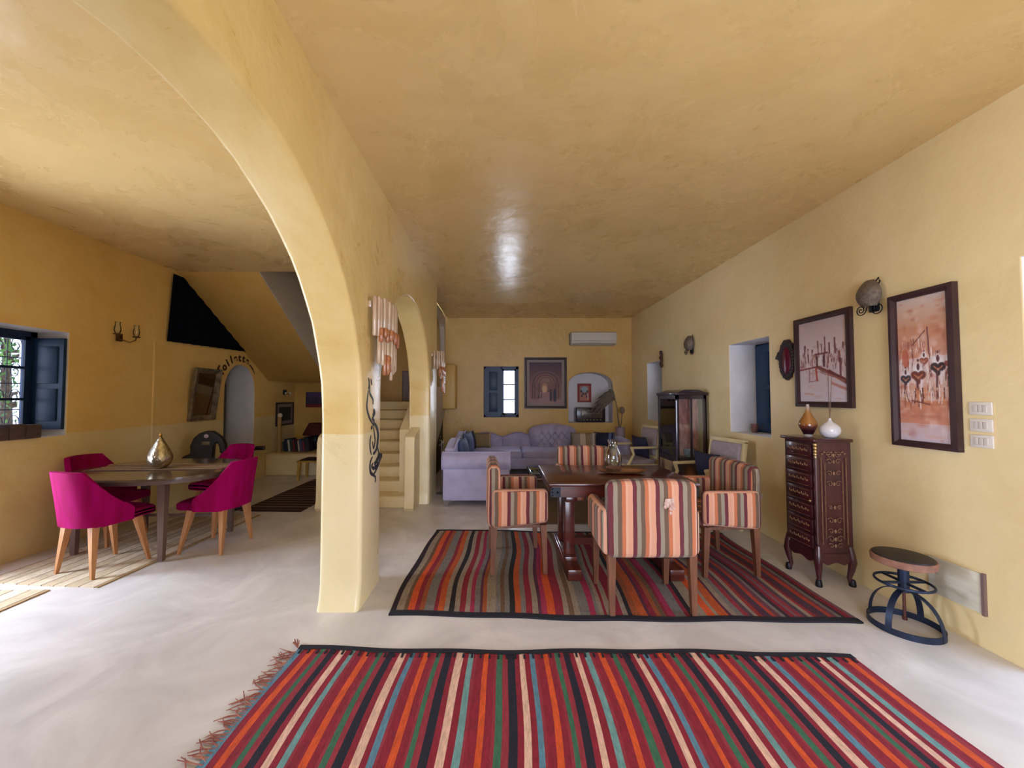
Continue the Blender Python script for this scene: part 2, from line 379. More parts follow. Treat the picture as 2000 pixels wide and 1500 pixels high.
# ------------------------------------------------------------------ windows: local x = width, y = outward, z = up
def window(n, loc, rz, wd, ht, depth, closed_left, shutter_reveal=None, grille=False):
    t = thing('window_%d' % n, loc, None, None, rz, kind='structure')
    fr = MB(); k = .05
    for a, b in (((0, 0), (k, ht)), ((wd - k, 0), (wd, ht)), ((0, 0), (wd, k)), ((0, ht - k), (wd, ht))):
        fr.b2((a[0], depth, a[1]), (b[0], depth + .06, b[1]))
    fr.b2((wd / 2 - .02, depth, 0), (wd / 2 + .02, depth + .06, ht))
    fr.build('window_frame', M_navyframe, t)
    for side in (0, 1):
        x0 = k if side == 0 else wd / 2 + .02; x1 = wd / 2 - .02 if side == 0 else wd - k
        sh = MB(); s = .035
        sh.b2((x0, depth + .01, k), (x0 + s, depth + .05, ht - k)); sh.b2((x1 - s, depth + .01, k), (x1, depth + .05, ht - k))
        sh.b2((x0, depth + .01, k), (x1, depth + .05, k + s)); sh.b2((x0, depth + .01, ht - k - s), (x1, depth + .05, ht - k))
        hh = (ht - 2 * k) / 3
        for j in (1, 2): sh.b2((x0, depth + .015, k + hh * j - .012), (x1, depth + .045, k + hh * j + .012))
        sash = sh.build('sash', M_navyframe, t)
        for j in range(3): MB().b2((x0 + .02, depth + .028, k + hh * j + .008), (x1 - .02, depth + .032, k + hh * (j + 1) - .008)).build('pane', M_pane, sash)
        if closed_left == side:
            p = MB(); p.b2((x0 - .02, depth - .03, k - .03), (x1 + .02, depth, ht - k + .03))
            sv = p.build('shutter', M_blue, t)
            q = MB()
            for z0, z1 in ((k + .06, ht * .48), (ht * .53, ht - k - .06)): q.rbox(((x0 + x1) / 2, depth - .033, (z0 + z1) / 2), (x1 - x0 - .12, .014, z1 - z0), .006, 2)
            q.build('shutter_panel', M_blue, sv)
    if shutter_reveal:
        for side in (0, 1):
            xx = .02 if side == 0 else wd - .02
            p = MB().box((xx, depth - .155, ht / 2 + .0), (.028, .30, ht - .12)); sv = p.build('shutter', M_blue, t)
            q = MB()
            for z0, z1 in ((.14, ht * .45), (ht * .50, ht - .14)): q.rbox((xx + (.016 if side == 0 else -.016), depth - .155, (z0 + z1) / 2), (.012, .20, z1 - z0), .005, 2)
            q.build('shutter_panel', M_blue, sv)
    if grille:
        g = MB(); gm = pm('black_iron', (30, 28, 30), None, 5, .5)
        for i in range(1, 6): g.tube([(wd * i / 6, depth + .13, .0), (wd * i / 6, depth + .13, ht)], .004, 6)
        for zz in (ht * .25, ht * .5, ht * .75):
            g.tube([(0, depth + .13, zz), (wd, depth + .13, zz)], .006, 6)
        for i in range(6):
            for zz in (ht * .12, ht * .37, ht * .62, ht * .87):
                c = Vector((wd * (i + .5) / 6, depth + .13, zz))
                g.tube([c + Vector((math.cos(a) * (.05 - a * .004), 0, math.sin(a) * (.09 - a * .008))) for a in [x * .6 for x in range(16)]], .004, 5)
        g.build('grille', gm, t)
    return t
R90 = math.radians(90)
window(1, (XL, 3.06, WH[0] + .04), R90, .77, 1.02, .32, None, True, True)              # left wall; local +y -> -X
window(2, (-.325, YB_, 1.02), 0, .735, 1.07, .10, 0)                                    # back wall
window(3, (XR, 4.67, WH[0]), -R90, .69, 1.05, .33, 0)                                   # right wall
window(4, (XR, 7.27, WH[0]), -R90, .66, 1.05, .33, 0)
# glazed door left of the frame
dr = thing('door_1', (XL - .3, 1.94, .02), None, None, R90, kind='structure')
f = MB()
for a, b in (((0, 0), (.06, 2.18)), ((.94, 0), (1, 2.18)), ((0, 2.12), (1, 2.18)), ((.47, 0), (.53, 2.18)), ((0, 0), (1, .3))): f.b2((a[0], 0, a[1]), (b[0], .05, b[1]))
f.build('door_frame', M_navyframe, dr)

# ================================================================== RUGS
def wavy_rug(name, loc, rz, wd, dp, stripes, label, cat='rug', border=None, th=.008, ripple=0.0, along='Y', seed=1, amp=.008, bw=.035, group=None, matname='woven_wool'):
    """stripes: list of (weight, colour); they run along local y; border: colour of the bands at both ends"""
    rnd = random.Random(seed); t = thing(name, loc, label, cat, rz, group)
    m = MATS.get(matname) or pm(matname, (255, 255, 255), None, 90, .95, attr='Col', bump=.6, bscale=260, stretch=(1, .25, 1), sheen=.0)
    tot = sum(s[0] for s in stripes); n = 22; xs = [0]; 
    for s in stripes: xs.append(xs[-1] + s[0] / tot * wd)
    ph = [rnd.uniform(0, 6) for _ in range(3)]
    def off(x, v):
        return amp * (math.sin(v * 5 + ph[0] + x * 1.3) + .6 * math.sin(v * 11 + ph[1] - x * 2.1)) 
    jit = [rnd.uniform(-.25, .25) * amp for _ in xs]
    def P(i, j, z0):
        v = j / n; x = xs[i]; y = v * dp
        xx = x + off(x, v) + jit[i] * math.sin(v * 9 + i)
        yy = y + (.012 * math.sin(x * 2.7 + ph[2]) + .006 * math.sin(x * 9)) * (1 if ripple or border else .5)
        z = z0 + ripple * max(0, math.sin(x * 4.2 + v * 3 + ph[1])) * (.4 + .6 * v)
        return (xx, yy, z)
    mb = MB(); k = len(xs)
    for layer in (0, 1):
        base = len(mb.v)
        for i in range(k):
            for j in range(n + 1): mb.v.append(P(i, j, th if layer == 0 else .0005))
        for i in range(k - 1):
            for j in range(n):
                c = lin(stripes[i][1]); q = 1 + rnd.uniform(-.05, .05); c = (c[0] * q, c[1] * q, c[2] * q, 1)
                a = base + i * (n + 1) + j
                mb.f.append((a, a + n + 1, a + n + 2, a + 1)); mb.m.append(0); mb.c.append(c)
    K = k * (n + 1)
    for i in range(k - 1):
        for j in (0, n):
            a = i * (n + 1) + j; mb.f.append((a, a + n + 1, a + n + 1 + K, a + K)); mb.m.append(0); mb.c.append(lin(stripes[i][1]))
    for j in range(n):
        for i in (0, k - 1):
            a = i * (n + 1) + j; mb.f.append((a, a + 1, a + 1 + K, a + K)); mb.m.append(0); mb.c.append(lin(stripes[min(i, k - 2)][1]))
    mb.build('woven_field', m, t, ang=60)
    if border:
        bm_ = MATS.get('border_wool') or pm('border_wool', border, None, 60, .95, bump=.5, bscale=200)
        for j, sg in ((0, -1), (n, 1)):
            b = MB(); m2 = 60
            vs = []; 
            for i in range(m2 + 1):
                x = wd * i / m2; y = (0 if j == 0 else dp) + .012 * math.sin(x * 2.7 + ph[2]) + .006 * math.sin(x * 9)
                z = th + .003 + ripple * max(0, math.sin(x * 4.2 + (j / n) * 3 + ph[1])) * (.4 + .6 * j / n)
                o = off(x, j / n)
                w2 = bw * (1 + .15 * math.sin(i * 1.7))
                vs += [(x + o, y - bw * .3 * (1 if sg > 0 else -1) * -1 - (w2 if sg > 0 else -bw * 0), z), (x + o, y + sg * bw * .35, z), (x + o, y + sg * bw * .35, 0.0005)]
            if sg < 0:
                vs = []
                for i in range(m2 + 1):
                    x = wd * i / m2; y = .012 * math.sin(x * 2.7 + ph[2]) + .006 * math.sin(x * 9); o = off(x, 0)
                    z = th + .003 + ripple * max(0, math.sin(x * 4.2 + ph[1])) * .4
                    vs += [(x + o, y + bw, z), (x + o, y - bw * .35, z), (x + o, y - bw * .35, .0005)]
            fs = []
            for i in range(m2): a = 3 * i; fs += [(a, a + 3, a + 4, a + 1), (a + 1, a + 4, a + 5, a + 2)]
            b.add(vs, fs)
            if sg > 0 and 'front' in label:      # little teeth of dark yarn running into the stripes
                for i in range(64):
                    x = wd * (i + .5) / 64; y = dp + .012 * math.sin(x * 2.7 + ph[2]) + .006 * math.sin(x * 9) - .045
                    b.box((x + off(x, 1), y, th + .002), (.011, .03, .005))
            b.build('border_band', bm_, t, ang=60)
    return t
RD, RD2, OR, GR, NV, CR, TL, BL = (140, 26, 48), (150, 46, 60), (214, 84, 34), (58, 110, 84), (26, 26, 44), (226, 186, 164), (112, 156, 156), (92, 136, 158)
GY, BG, BN, PU, PK = (122, 116, 112), (152, 134, 116), (112, 82, 58), (88, 38, 62), (164, 40, 78)
unit = [(1.3, RD), (1, OR), (1, RD), (.4, RD2), (.9, GR), (.9, RD2), (1.3, NV), (.9, RD), (1.1, CR), (.9, RD), (1.0, TL), (.5, RD2)]
st_front = [(1.2, BL)]
for k in range(9): st_front += [(w_ * random.uniform(.85, 1.15), (BL if (c_ is TL and k % 2) else c_)) for (w_, c_) in unit]
st_front += [(1.3, RD), (1.2, OR), (.8, RD2), (.5, RD)]
rug_f = wavy_rug('kilim_rug', (-1.19, .60, 0), math.radians(-1.05), 3.13, 1.66, st_front, 'red, orange and navy striped wool kilim in the front of the room, nearest the viewer', border=(24, 22, 34), seed=3, amp=.010)
# fringe on the left edge
fr = MB(); rnd = random.Random(5)
for i in range(150):
    y = .02 + 1.62 * i / 150 + rnd.uniform(-.005, .005); L_ = rnd.uniform(.05, .12); a = rnd.uniform(-.6, .9)
    p0 = Vector((.012, y, .006)); p1 = p0 + Vector((-L_ * .6, L_ * a * .4, .004)); p2 = p0 + Vector((-L_, L_ * a, .002))
    fr.tube([p0, p1, p2], [.0035, .003, .002], 4)
for i in range(9): fr.tube([(.0, 1.66, .01), (-.02 + rnd.uniform(-.03, .02), 1.68 + rnd.uniform(0, .04), .02)], .003, 4)
tag(fr.build('fringe', pm('fringe_wool', (170, 110, 90), (130, 70, 60), 20, .95), rug_f), None, kind='stuff')
unit2 = [(1, BG), (1.2, OR), (.8, GY), (.9, RD), (1, BG), (1.4, (190, 84, 32)), (.6, PU), (.9, GY), (1, RD), (.8, BG), (.9, (30, 24, 30)), (1.1, BG), (1, PK), (.8, GY), (1, (160, 80, 40)), (.7, RD), (.9, BN)]
st_mid = [(1.1, (36, 22, 32))]
for k in range(4): st_mid += [(w_ * random.uniform(.8, 1.2), c_) for (w_, c_) in random.sample(unit2, len(unit2)) if not (k > 1 and c_ == OR and random.random() < .5)]
for k in range(2): st_mid += [(.8 * random.uniform(.8, 1.2), c_) for c_ in (RD2, (84, 60, 76), BG, (150, 40, 40), PU, (70, 50, 66), (176, 60, 40), (110, 60, 74), GY, (60, 34, 50), RD, (120, 84, 96))]
wavy_rug('kilim_rug', (-.745, 2.60, 0), math.radians(-1.7), 3.06, 1.60, st_mid, 'striped wool kilim with black edging under the wooden dining table', border=(24, 22, 34), seed=9, amp=.014, ripple=.006)
cr1, cr2, ln = (206, 184, 150), (222, 204, 176), (150, 120, 90)
def mat_st(n, seed):
    r = random.Random(seed); o = [(.6, (176, 146, 104))]
    for i in range(n): o += [(r.uniform(2, 4), cr1 if i % 2 else cr2), (.35, ln if r.random() < .6 else (120, 98, 84))]
    return o + [(.8, (176, 146, 104))]
wavy_rug('straw_mat', (-4.06, 3.04, 0), math.radians(-4), 1.02, 1.80, mat_st(9, 2), 'pale woven straw mat under the table with the pink chairs', seed=4, amp=.004)
wavy_rug('straw_mat', (-4.24, .95, 0), math.radians(0), .88, 1.98, mat_st(8, 6), 'pale woven straw mat cut by the left edge of the picture', seed=6, amp=.004)
st_dk = []
for i in range(17): st_dk += [(random.uniform(.7, 1.3), (44, 24, 22)), (random.uniform(.3, .7), random.choice([(150, 120, 96), (120, 86, 66), (96, 50, 40)]))]
wavy_rug('kilim_rug', (-2.5, 4.89, 0), math.radians(88), 1.9, .80, st_dk, 'dark brown and cream striped rug on the floor in front of the book ledge', seed=12, amp=.004)
sr = thing('shaggy_rug', (.35, 4.42, 0), 'brown shaggy rug on the floor before the grey sofa', 'rug')
MB().rbox((.85, 1.15, .009), (1.7, 2.3, .018), .008, 2).build('pile', pm('brown_shag', (120, 92, 62), (92, 68, 46), 60, .95, bump=1.0, bscale=120), sr)

# ================================================================== STRIPED ARMCHAIRS AND TABLE
def stripe_mat(name):
    m, nt, b = newmat(name); N = nt.nodes; L = nt.links
    tc = N.new('ShaderNodeTexCoord'); sp = N.new('ShaderNodeSeparateXYZ'); sn = N.new('ShaderNodeSeparateXYZ')
    L.new(tc.outputs['Object'], sp.inputs[0]); L.new(tc.outputs['Normal'], sn.inputs[0])
    ab = N.new('ShaderNodeMath'); ab.operation = 'ABSOLUTE'; L.new(sn.outputs['X'], ab.inputs[0])
    gt = N.new('ShaderNodeMath'); gt.operation = 'GREATER_THAN'; gt.inputs[1].default_value = .75; L.new(ab.outputs[0], gt.inputs[0])
    mx = N.new('ShaderNodeMix'); mx.data_type = 'FLOAT'; L.new(gt.outputs[0], mx.inputs[0]); L.new(sp.outputs['X'], mx.inputs[2]); L.new(sp.outputs['Y'], mx.inputs[3])
    no = N.new('ShaderNodeTexNoise'); no.inputs['Scale'].default_value = 5; L.new(tc.outputs['Object'], no.inputs['Vector'])
    ma = N.new('ShaderNodeMath'); ma.operation = 'MULTIPLY_ADD'; ma.inputs[1].default_value = .014; L.new(no.outputs[0], ma.inputs[0]); L.new(mx.outputs[0], ma.inputs[2])
    dv = N.new('ShaderNodeMath'); dv.operation = 'DIVIDE'; dv.inputs[1].default_value = .152; L.new(ma.outputs[0], dv.inputs[0])
    ad = N.new('ShaderNodeMath'); ad.operation = 'ADD'; ad.inputs[1].default_value = 10.07; L.new(dv.outputs[0], ad.inputs[0])
    fc = N.new('ShaderNodeMath'); fc.operation = 'FRACT'; L.new(ad.outputs[0], fc.inputs[0])
    cr = N.new('ShaderNodeValToRGB'); cr.color_ramp.interpolation = 'CONSTANT'; e = cr.color_ramp.elements
    cs = [(0, (212, 154, 126)), (.20, (104, 42, 52)), (.38, (148, 136, 118)), (.56, (108, 84, 68)), (.74, (192, 112, 76)), (.9, (216, 164, 138))]
    e[0].color = lin(cs[0][1]); e[1].position = cs[1][0]; e[1].color = lin(cs[1][1])
    for p, c in cs[2:]: x = e.new(p); x.color = lin(c)
    L.new(fc.outputs[0], cr.inputs[0]); L.new(cr.outputs[0], b.inputs['Base Color']); b.inputs['Roughness'].default_value = .9
    b.inputs['Sheen Weight'].default_value = .15
    n2 = N.new('ShaderNodeTexNoise'); n2.inputs['Scale'].default_value = 160; L.new(tc.outputs['Object'], n2.inputs['Vector'])
    bp = N.new('ShaderNodeBump'); bp.inputs['Strength'].default_value = .35; bp.inputs['Distance'].default_value = .004; L.new(n2.outputs[0], bp.inputs['Height']); L.new(bp.outputs[0], b.inputs['Normal'])
    return m
M_str = stripe_mat('striped_upholstery')
M_leg = pm('brown_wood_legs', (124, 78, 52), (98, 58, 38), 5, .5, stretch=(6, 6, 1))
def armchair_striped(loc, rz, label):
    """front faces local +y; back at y=-.27"""
    t = thing('striped_armchair', loc, label, 'armchair', rz, 'striped armchairs at the dining table')
    def backfn(co):
        x, y, z = co.x, co.y, co.z
        z2 = z + (.012 * (1 - (x / .27) ** 2) if z > 0 else 0); y2 = y - .02 * (z + .25) + (.006 * math.sin(z * 9) if y < 0 else 0)
        k = 1 - .03 * max(0, (.1 - z)); return (x * k, y2, z2)
    MB().rbox((0, -.235, .622), (.60, .11, .50), .048, 5, fn=backfn, cuts=3).build('backrest', M_str, t)
    for s in (-1, 1):
        def armfn(co, s=s):
            z = co.z; y = co.y
            if z < 0: z = z + (.045 * (y + .25) / .5)
            x = co.x + s * .008 * math.sin((y + .25) * 6)
            return (x, y, z)
        MB().rbox((s * .283, -.032, .530), (.082, .455, .31), .038, 4, fn=armfn, cuts=2).build('arm', M_str, t)
    MB().rbox((0, -.015, .43), (.49, .42, .115), .035, 4).build('seat', M_str, t)
    MB().b2((-.26, -.22, .365), (.26, .17, .39)).build('seat_frame', M_leg, t)
    for sx, sy in ((-1, -1), (1, -1), (-1, 1), (1, 1)):
        MB().taper((sx * .268, sy * .20 - .04, .395), (sx * .268, sy * .215 - .04, 0.001), (.052, .05), (.032, .032)).build('leg', M_leg, t)
    return t
ch0 = armchair_striped((1.01, 2.83, .018), 0, 'striped armchair with its worn back towards the viewer, at the near side of the table')
pt = MB(); rnd = random.Random(3)
for i in range(14): pt.sph((.10 + rnd.uniform(-.028, .028), -.305 + rnd.uniform(-.002, .002), .735 + rnd.uniform(-.035, .03)), (.012, .004, .014), 8)
pt.sph((.105, -.303, .675), (.008, .004, .012), 8)
tagp = None
def clone_chair(loc, rz, label): return dup(ch0, loc, rz, label)
bpy.context.view_layer.update()
ch1 = clone_chair((.185, 3.43, .018), math.radians(-87), 'striped armchair in the shade at the left end of the dining table')
ch2 = clone_chair((1.80, 3.38, .018), math.radians(92), 'striped armchair at the right end of the dining table, turned from the wall')
ch3 = clone_chair((.955, 4.14, .018), math.radians(180), 'striped armchair on the far side of the dining table, before the sofa')
pt.build('worn_patch', pm('pale_stuffing', (214, 188, 176), (190, 150, 140), 30, .95), ch0)['label'] = 'pale worn patch in the stripes'

M_table = pm('mahogany_table', (92, 38, 28), (70, 26, 20), 4, .28, stretch=(1, 8, 8), coat=.4)
M_iron = pm('black_iron_bracket', (34, 34, 42), None, 5, .4, metal=.6)
tb = thing('dining_table', (.99, 3.46, .0125), 'dark red-brown wooden trestle dining table with iron corner brackets', 'table')
MB().rbox((0, 0, .742), (1.20, .82, .026), .008, 2).build('tabletop', M_table, tb)
ap = MB()
for y in (-.385, .385): ap.b2((-.57, y - .012, .645), (.57, y + .012, .729))
for x in (-.565, .565): ap.b2((x - .012, -.385, .645), (x + .012, .385, .729))
ap.build('apron', M_table, tb)
for sx in (-1, 1):
    x = sx * .40
    MB().rbox((x, 0, .045), (.115, .84, .088), .012, 2).rbox((x, 0, .10), (.1, .5, .04), .01, 2).build('foot', M_table, tb)
    for y in (-.16, .16): MB().rbox((x, y, .37), (.085, .085, .50), .01, 2).build('post', M_table, tb)
    MB().rbox((x, 0, .60), (.1, .6, .05), .012, 2).build('post_head', M_table, tb)
MB().b2((-.40, -.035, .14), (.40, .035, .2)).build('stretcher', M_table, tb)
for sx in (-1, 1):
    for sy in (-1, 1):
        b = MB(); b.b2((sx * .58, sy * .397, .648), (sx * .505, sy * .405, .722)); b.b2((sx * .577, sy * .402, .648), (sx * .584, sy * .33, .722))
        for z in (.66, .685, .71): b.sph((sx * .57, sy * .406, z), .007, 8)
        b.sph((sx * .53, sy * .406, .685), .009, 8); b.build('corner_bracket', M_iron, tb)
# table ware
M_tray = pm('tan_leaf_wood', (150, 104, 66), (124, 82, 52), 8, .6)
tr = thing('wooden_tray', (1.10, 3.46, .768), 'flat leaf-shaped wooden tray on the dining table', 'tray')
tr_v = []
m = MB(); n = 40
def leafr(a): return 1 + .12 * math.cos(2 * a) + .05 * math.sin(5 * a)
m.lathe([(.001, .004), (.10, .004), (.19, .010), (.225, .026), (.232, .028), (.20, .012), (.10, 0), (.001, 0)], 40, sx=.85, sy=.42, ripple=lambda a, z: leafr(a)).build('tray', M_tray, tr)
bw = thing('small_bowl', (1.02, 3.44, .777), 'small brown bowl resting on the leaf-shaped tray', 'bowl')
MB().lathe([(.001, 0), (.035, 0), (.06, .02), (.07, .045), (.066, .048), (.055, .022), (.03, .008), (.001, .006)], 24).build('bowl', pm('brown_clay', (112, 78, 56), (92, 62, 44), 8, .6), bw)
vj = thing('glass_carafe', (1.10, 3.74, .768), 'clear glass carafe standing at the far edge of the dining table', 'carafe')
MB().lathe([(.001, 0), (.06, 0), (.078, .03), (.082, .08), (.07, .15), (.046, .2), (.04, .23), (.052, .265)], 32, cap=False).build('glass_body', M_clear, vj)

# ================================================================== PINK CHAIRS AND OVAL TABLE
M_pink = pm('magenta_velvet', (138, 0, 70), (160, 0, 94), 5, .85, sheen=.05, stretch=(3, 3, .6), spec=.1)
M_oak = pm('light_oak', (196, 140, 92), (176, 120, 76), 5, .5, stretch=(8, 8, 1))
def pink_chair(loc, rz, label):
    t = thing('velvet_chair', loc, label, 'chair', rz, 'magenta velvet chairs around the oval table')
    n = 28; rows = 7; vs = []; fs = []
    def top(a):
        a = abs(a); fl = math.radians(36)
        if a < fl: return .85 - .008 * (a / fl)
        return .842 - (.842 - .50) * ((a - fl) / (math.radians(102) - fl)) ** .95
    for lay in (0, 1):
        for i in range(n + 1):
            a = math.radians(-102 + 204 * i / n); tp = top(a)
            for j in range(rows + 1):
                z = .40 + (tp - .40) * j / rows; fl = 1 + .10 * (z - .40) / .45
                e = 2 / 2.6
                sx = abs(math.sin(a)) ** e * (1 if math.sin(a) > 0 else -1); cx = abs(math.cos(a)) ** e * (1 if math.cos(a) > 0 else -1)
                rx, ry = .245 - lay * .032, .24 - lay * .032
                vs.append((sx * rx * fl, -cx * ry * fl * (1 + .16 * (z - .4) / .45 * max(0, math.cos(a))), z))
    K = (n + 1) * (rows + 1)
    for i in range(n):
        for j in range(rows):
            a = i * (rows + 1) + j; fs += [(a, a + rows + 1, a + rows + 2, a + 1), (K + a, K + a + 1, K + a + rows + 2, K + a + rows + 1)]
        for j in (0, rows): a = i * (rows + 1) + j; fs.append((a, a + rows + 1, K + a + rows + 1, K + a))
    for j in range(rows):
        for i in (0, n): a = i * (rows + 1) + j; fs.append((a, a + 1, K + a + 1, K + a))
    MB().add(vs, fs).build('backrest_shell', M_pink, t, ang=50)
    def sf(co): return (co.x * (1 - .12 * (co.y + .22) / .44 * -1 * -1 if co.y > 0 else 1), co.y, co.z + .012 * (1 - (co.x / .24) ** 2) * (1 if co.z > 0 else 0))
    MB().rbox((0, .055, .425), (.42, .47, .075), .034, 4, fn=sf, cuts=3).build('seat', M_pink, t)
    MB().rbox((0, .05, .382), (.28, .28, .03), .01, 2).build('seat_base', M_pink, t)
    for sx, sy in ((-1, -1), (1, -1), (-1, 1), (1, 1)):
        MB().taper((sx * .15, sy * .15, .40), (sx * .205, sy * .20 + .02, 0), (.056, .05), (.022, .022)).build('leg', M_oak, t)
    return t
pc = pink_chair((-3.37, 3.31, .010), math.radians(-14), 'magenta velvet chair at the near end of the oval table, its back lit')
bpy.context.view_layer.update()
dup(pc, (-2.72, 3.78, .001), math.radians(88), 'red-magenta velvet chair on the right side of the oval table')
dup(pc, (-3.97, 3.93, .010), math.radians(-90), 'dark magenta velvet chair between the oval table and the left wall')
dup(pc, (-3.27, 4.60, .010), math.radians(168), 'velvet chair at the far end of the oval table, before the arched doorway')
M_ot = pm('grey_brown_lacquer', (92, 74, 58), (80, 62, 48), 4, .14, coat=.6)
M_otl = pm('brown_metal_leg', (104, 80, 74), None, 5, .4)
ot = thing('oval_table', (-3.30, 3.80, .010), 'glossy grey-brown oval table between the four magenta chairs', 'table')
pp = []
for k in range(64):
    a = 2 * PI * k / 64; e = 2 / 2.4; c, s_ = math.cos(a), math.sin(a)
    pp.append((.73 * abs(c) ** e * (1 if c > 0 else -1), .58 * abs(s_) ** e * (1 if s_ > 0 else -1)))
MB().prism(pp, fZ, .725, .745).build('tabletop', M_ot, ot)
MB().prism([(x * .93, y * .93) for x, y in pp], fZ, .685, .725).build('apron', M_otl, ot)
for x, y in ((.33, -.37), (-.58, -.24), (.42, .37), (-.50, .37)):
    MB().taper((x, y, .69), (x * 1.0, y, 0), (.075, .055), (.04, .035)).build('leg', M_otl, ot)
MB().b2((-.50, .36, .16), (.42, .38, .185)).build('stretcher', M_otl, ot)
rn = thing('table_runner', (-3.32, 3.82, .7565), 'thin brown and cream woven runner lying across the oval table', 'table runner', math.radians(4))
m = MB(); rc = [(96, 66, 50), (186, 160, 124), (84, 56, 44), (170, 146, 112), (96, 70, 56), (190, 166, 130)]
for i, c in enumerate(rc * 2): m.b2((-.55, -.17 + i * .028, 0), (.60, -.17 + (i + 1) * .028, .004), col=lin(c))
m.build('woven_cloth', MATS['woven_wool'], rn)
m = MB(); rnd = random.Random(8)
for sx in (-.55, .60):
    for i in range(26): y = -.165 + i * .0128; m.tube([(sx, y, .003), (sx + (.035 if sx > 0 else -.035), y + rnd.uniform(-.008, .008), .002)], .0015, 4)
tag(m.build('tassels', MATS['fringe_wool'], rn), kind='stuff')
M_silver = pm('hammered_silver', (206, 196, 176), (176, 164, 140), 30, .28, metal=1, bump=.9, bscale=22)
ln_ = thing('metal_lantern', (-3.28, 3.74, .7625), 'teardrop-shaped hammered silver lantern on the oval table', 'lantern')
MB().lathe([(.04, 0), (.055, .004), (.086, .04), (.101, .085), (.098, .12), (.075, .175), (.048, .23), (.022, .28), (.008, .30)], 28).build('lantern_body', M_silver, ln_)
MB().lathe([(.004, .298), (.010, .303), (.014, .315), (.009, .326), (.003, .338)], 12).build('finial', pm('brass', (210, 160, 80), None, 5, .3, metal=1), ln_)

# ================================================================== RIGHT SIDE
M_chest = pm('plum_lacquered_wood', (74, 28, 36), (58, 20, 30), 4, .3, stretch=(6, 6, 1), coat=.5)
M_inlay = pm('pale_inlay', (150, 112, 84), (120, 86, 66), 30, .5)
M_gilt = pm('worn_gilt', (190, 160, 110), None, 20, .35, metal=.9)
# tall narrow chest; local front = -x (drawers), side towards the viewer = -y
cx0, cx1, cy0, cy1 = 2.435, 2.715, 2.98, 3.31
cw = thing('tall_chest', ((cx0 + cx1) / 2, (cy0 + cy1) / 2, 0), 'tall dark red wooden chest of drawers with curved legs by the right wall', 'chest of drawers')
hx, hy = (cx1 - cx0) / 2, (cy1 - cy0) / 2
m = MB()
m.b2((-hx + .008, -hy + .008, .24), (hx, hy - .008, 1.10))
def apr(L_, drop=.05):
    pts = [(-L_, .25), (-L_, .16)]
    for i in range(13): u = -L_ + .03 + (2 * L_ - .06) * i / 12; pts.append((u, .19 + .022 * math.cos((u / L_) * PI * 2) - drop * math.exp(-(u / (L_ * .35)) ** 2) * .6))
    return pts + [(L_, .16), (L_, .25)]
m.prism(apr(hx), fY, -hy, -hy + .016); m.prism(apr(hx), fY, hy - .016, hy)
m.prism(apr(hy), fX(), -hx, -hx + .016); m.prism(apr(hy), fX(), hx - .016, hx)
m.build('carcass', M_chest, cw)
MB().rbox((-.006, -.0, 1.112), (2 * hx + .03, 2 * hy + .03, .026), .01, 3).build('top', M_chest, cw)
for sx, sy in ((-1, -1), (1, -1), (-1, 1), (1, 1)):
    p = []; rs = []
    for z, o, r in ((.30, .0, .022), (.24, .006, .027), (.18, .012, .028), (.12, .006, .022), (.06, -.004, .016), (.02, .004, .017), (.0, .010, .020)):
        p.append((sx * (hx - .02 + o), sy * (hy - .02 + o), z)); rs.append(r)
    lg = MB().tube(p, rs, 10).build('leg', M_chest, cw)
    MB().lathe([(.021, 0), (.024, .01), (.021, .03), (.017, .05)], 10, c=(sx * (hx - .011), sy * (hy - .011), 0)).build('foot_cap', M_iron, lg)
for k in range(7):
    z0 = .27 + k * .117
    d = MB().rbox((-hx + .002, 0, z0 + .055), (.02, 2 * hy - .07, .104), .004, 2).build('drawer', M_chest, cw)
    il = MB()
    for j in range(5):
        y = -.09 + j * .042; il.sph((-hx - .009, y, z0 + .055), (.003, .011, .008), 8); il.sph((-hx - .009, y + .019, z0 + .062), (.003, .006, .012), 8)
    il.b2((-hx - .0105, -hy + .06, z0 + .012), (-hx - .007, hy - .06, z0 + .0145)); il.b2((-hx - .0105, -hy + .06, z0 + .094), (-hx - .007, hy - .06, z0 + .0965))
    il.build('inlay', M_inlay, d)
    if k == 3: MB().sph((-hx - .014, -.12, z0 + .02), .009, 8).build('knob', M_gilt, d)
m = MB()      # corner mount and edge strip
m.tube([(-hx + .002, -hy + .002, z) for z in (.32, .6, .88, 1.0)], [.010, .011, .011, .012], 8); m.build('corner_moulding', M_chest, cw)
m = MB()
for i, z in enumerate((1.08, 1.055, 1.03, 1.005, .985)): m.sph((-hx + .000, -hy + .000, z), (.014 - .001 * i, .014 - .001 * i, .016), 8)
m.build('corner_mount', M_gilt, cw)
m = MB(); yy = -hy - .0015
m.b2((-.098, yy, .32), (-.094, yy + .012, .98)); m.b2((.094, yy, .32), (.098, yy + .012, .98)); m.b2((-.070, yy, .36), (-.067, yy + .012, .94)); m.b2((.067, yy, .36), (.070, yy + .012, .94))
def scroll(c, r, turns, ph, sgn=1, y=yy): return [(c[0] + sgn * r * (1 - k / 26) * math.cos(ph + k / 26 * turns * 2 * PI), y, c[1] + r * (1 - k / 26) * math.sin(ph + k / 26 * turns * 2 * PI)) for k in range(24)]
for z, r in ((1.0, .028), (.95, .024), (.86, .022), (.78, .026), (.60, .018), (.50, .026), (.42, .022), (.36, .028), (.31, .022)):
    for s in (-1, 1): m.tube(scroll((s * .034, z), r, 1.2, .5, s), .0026, 5)
    m.sph((0, yy, z), (.010, .003, .014), 8)
for s in (-1, 1):
    for k in range(5): m.sph((s * (.015 + k * .018), yy, 1.012 + .010 * math.cos(k * 2)), (.008, .003, .006), 6)
m.build('side_inlay', M_inlay, cw)
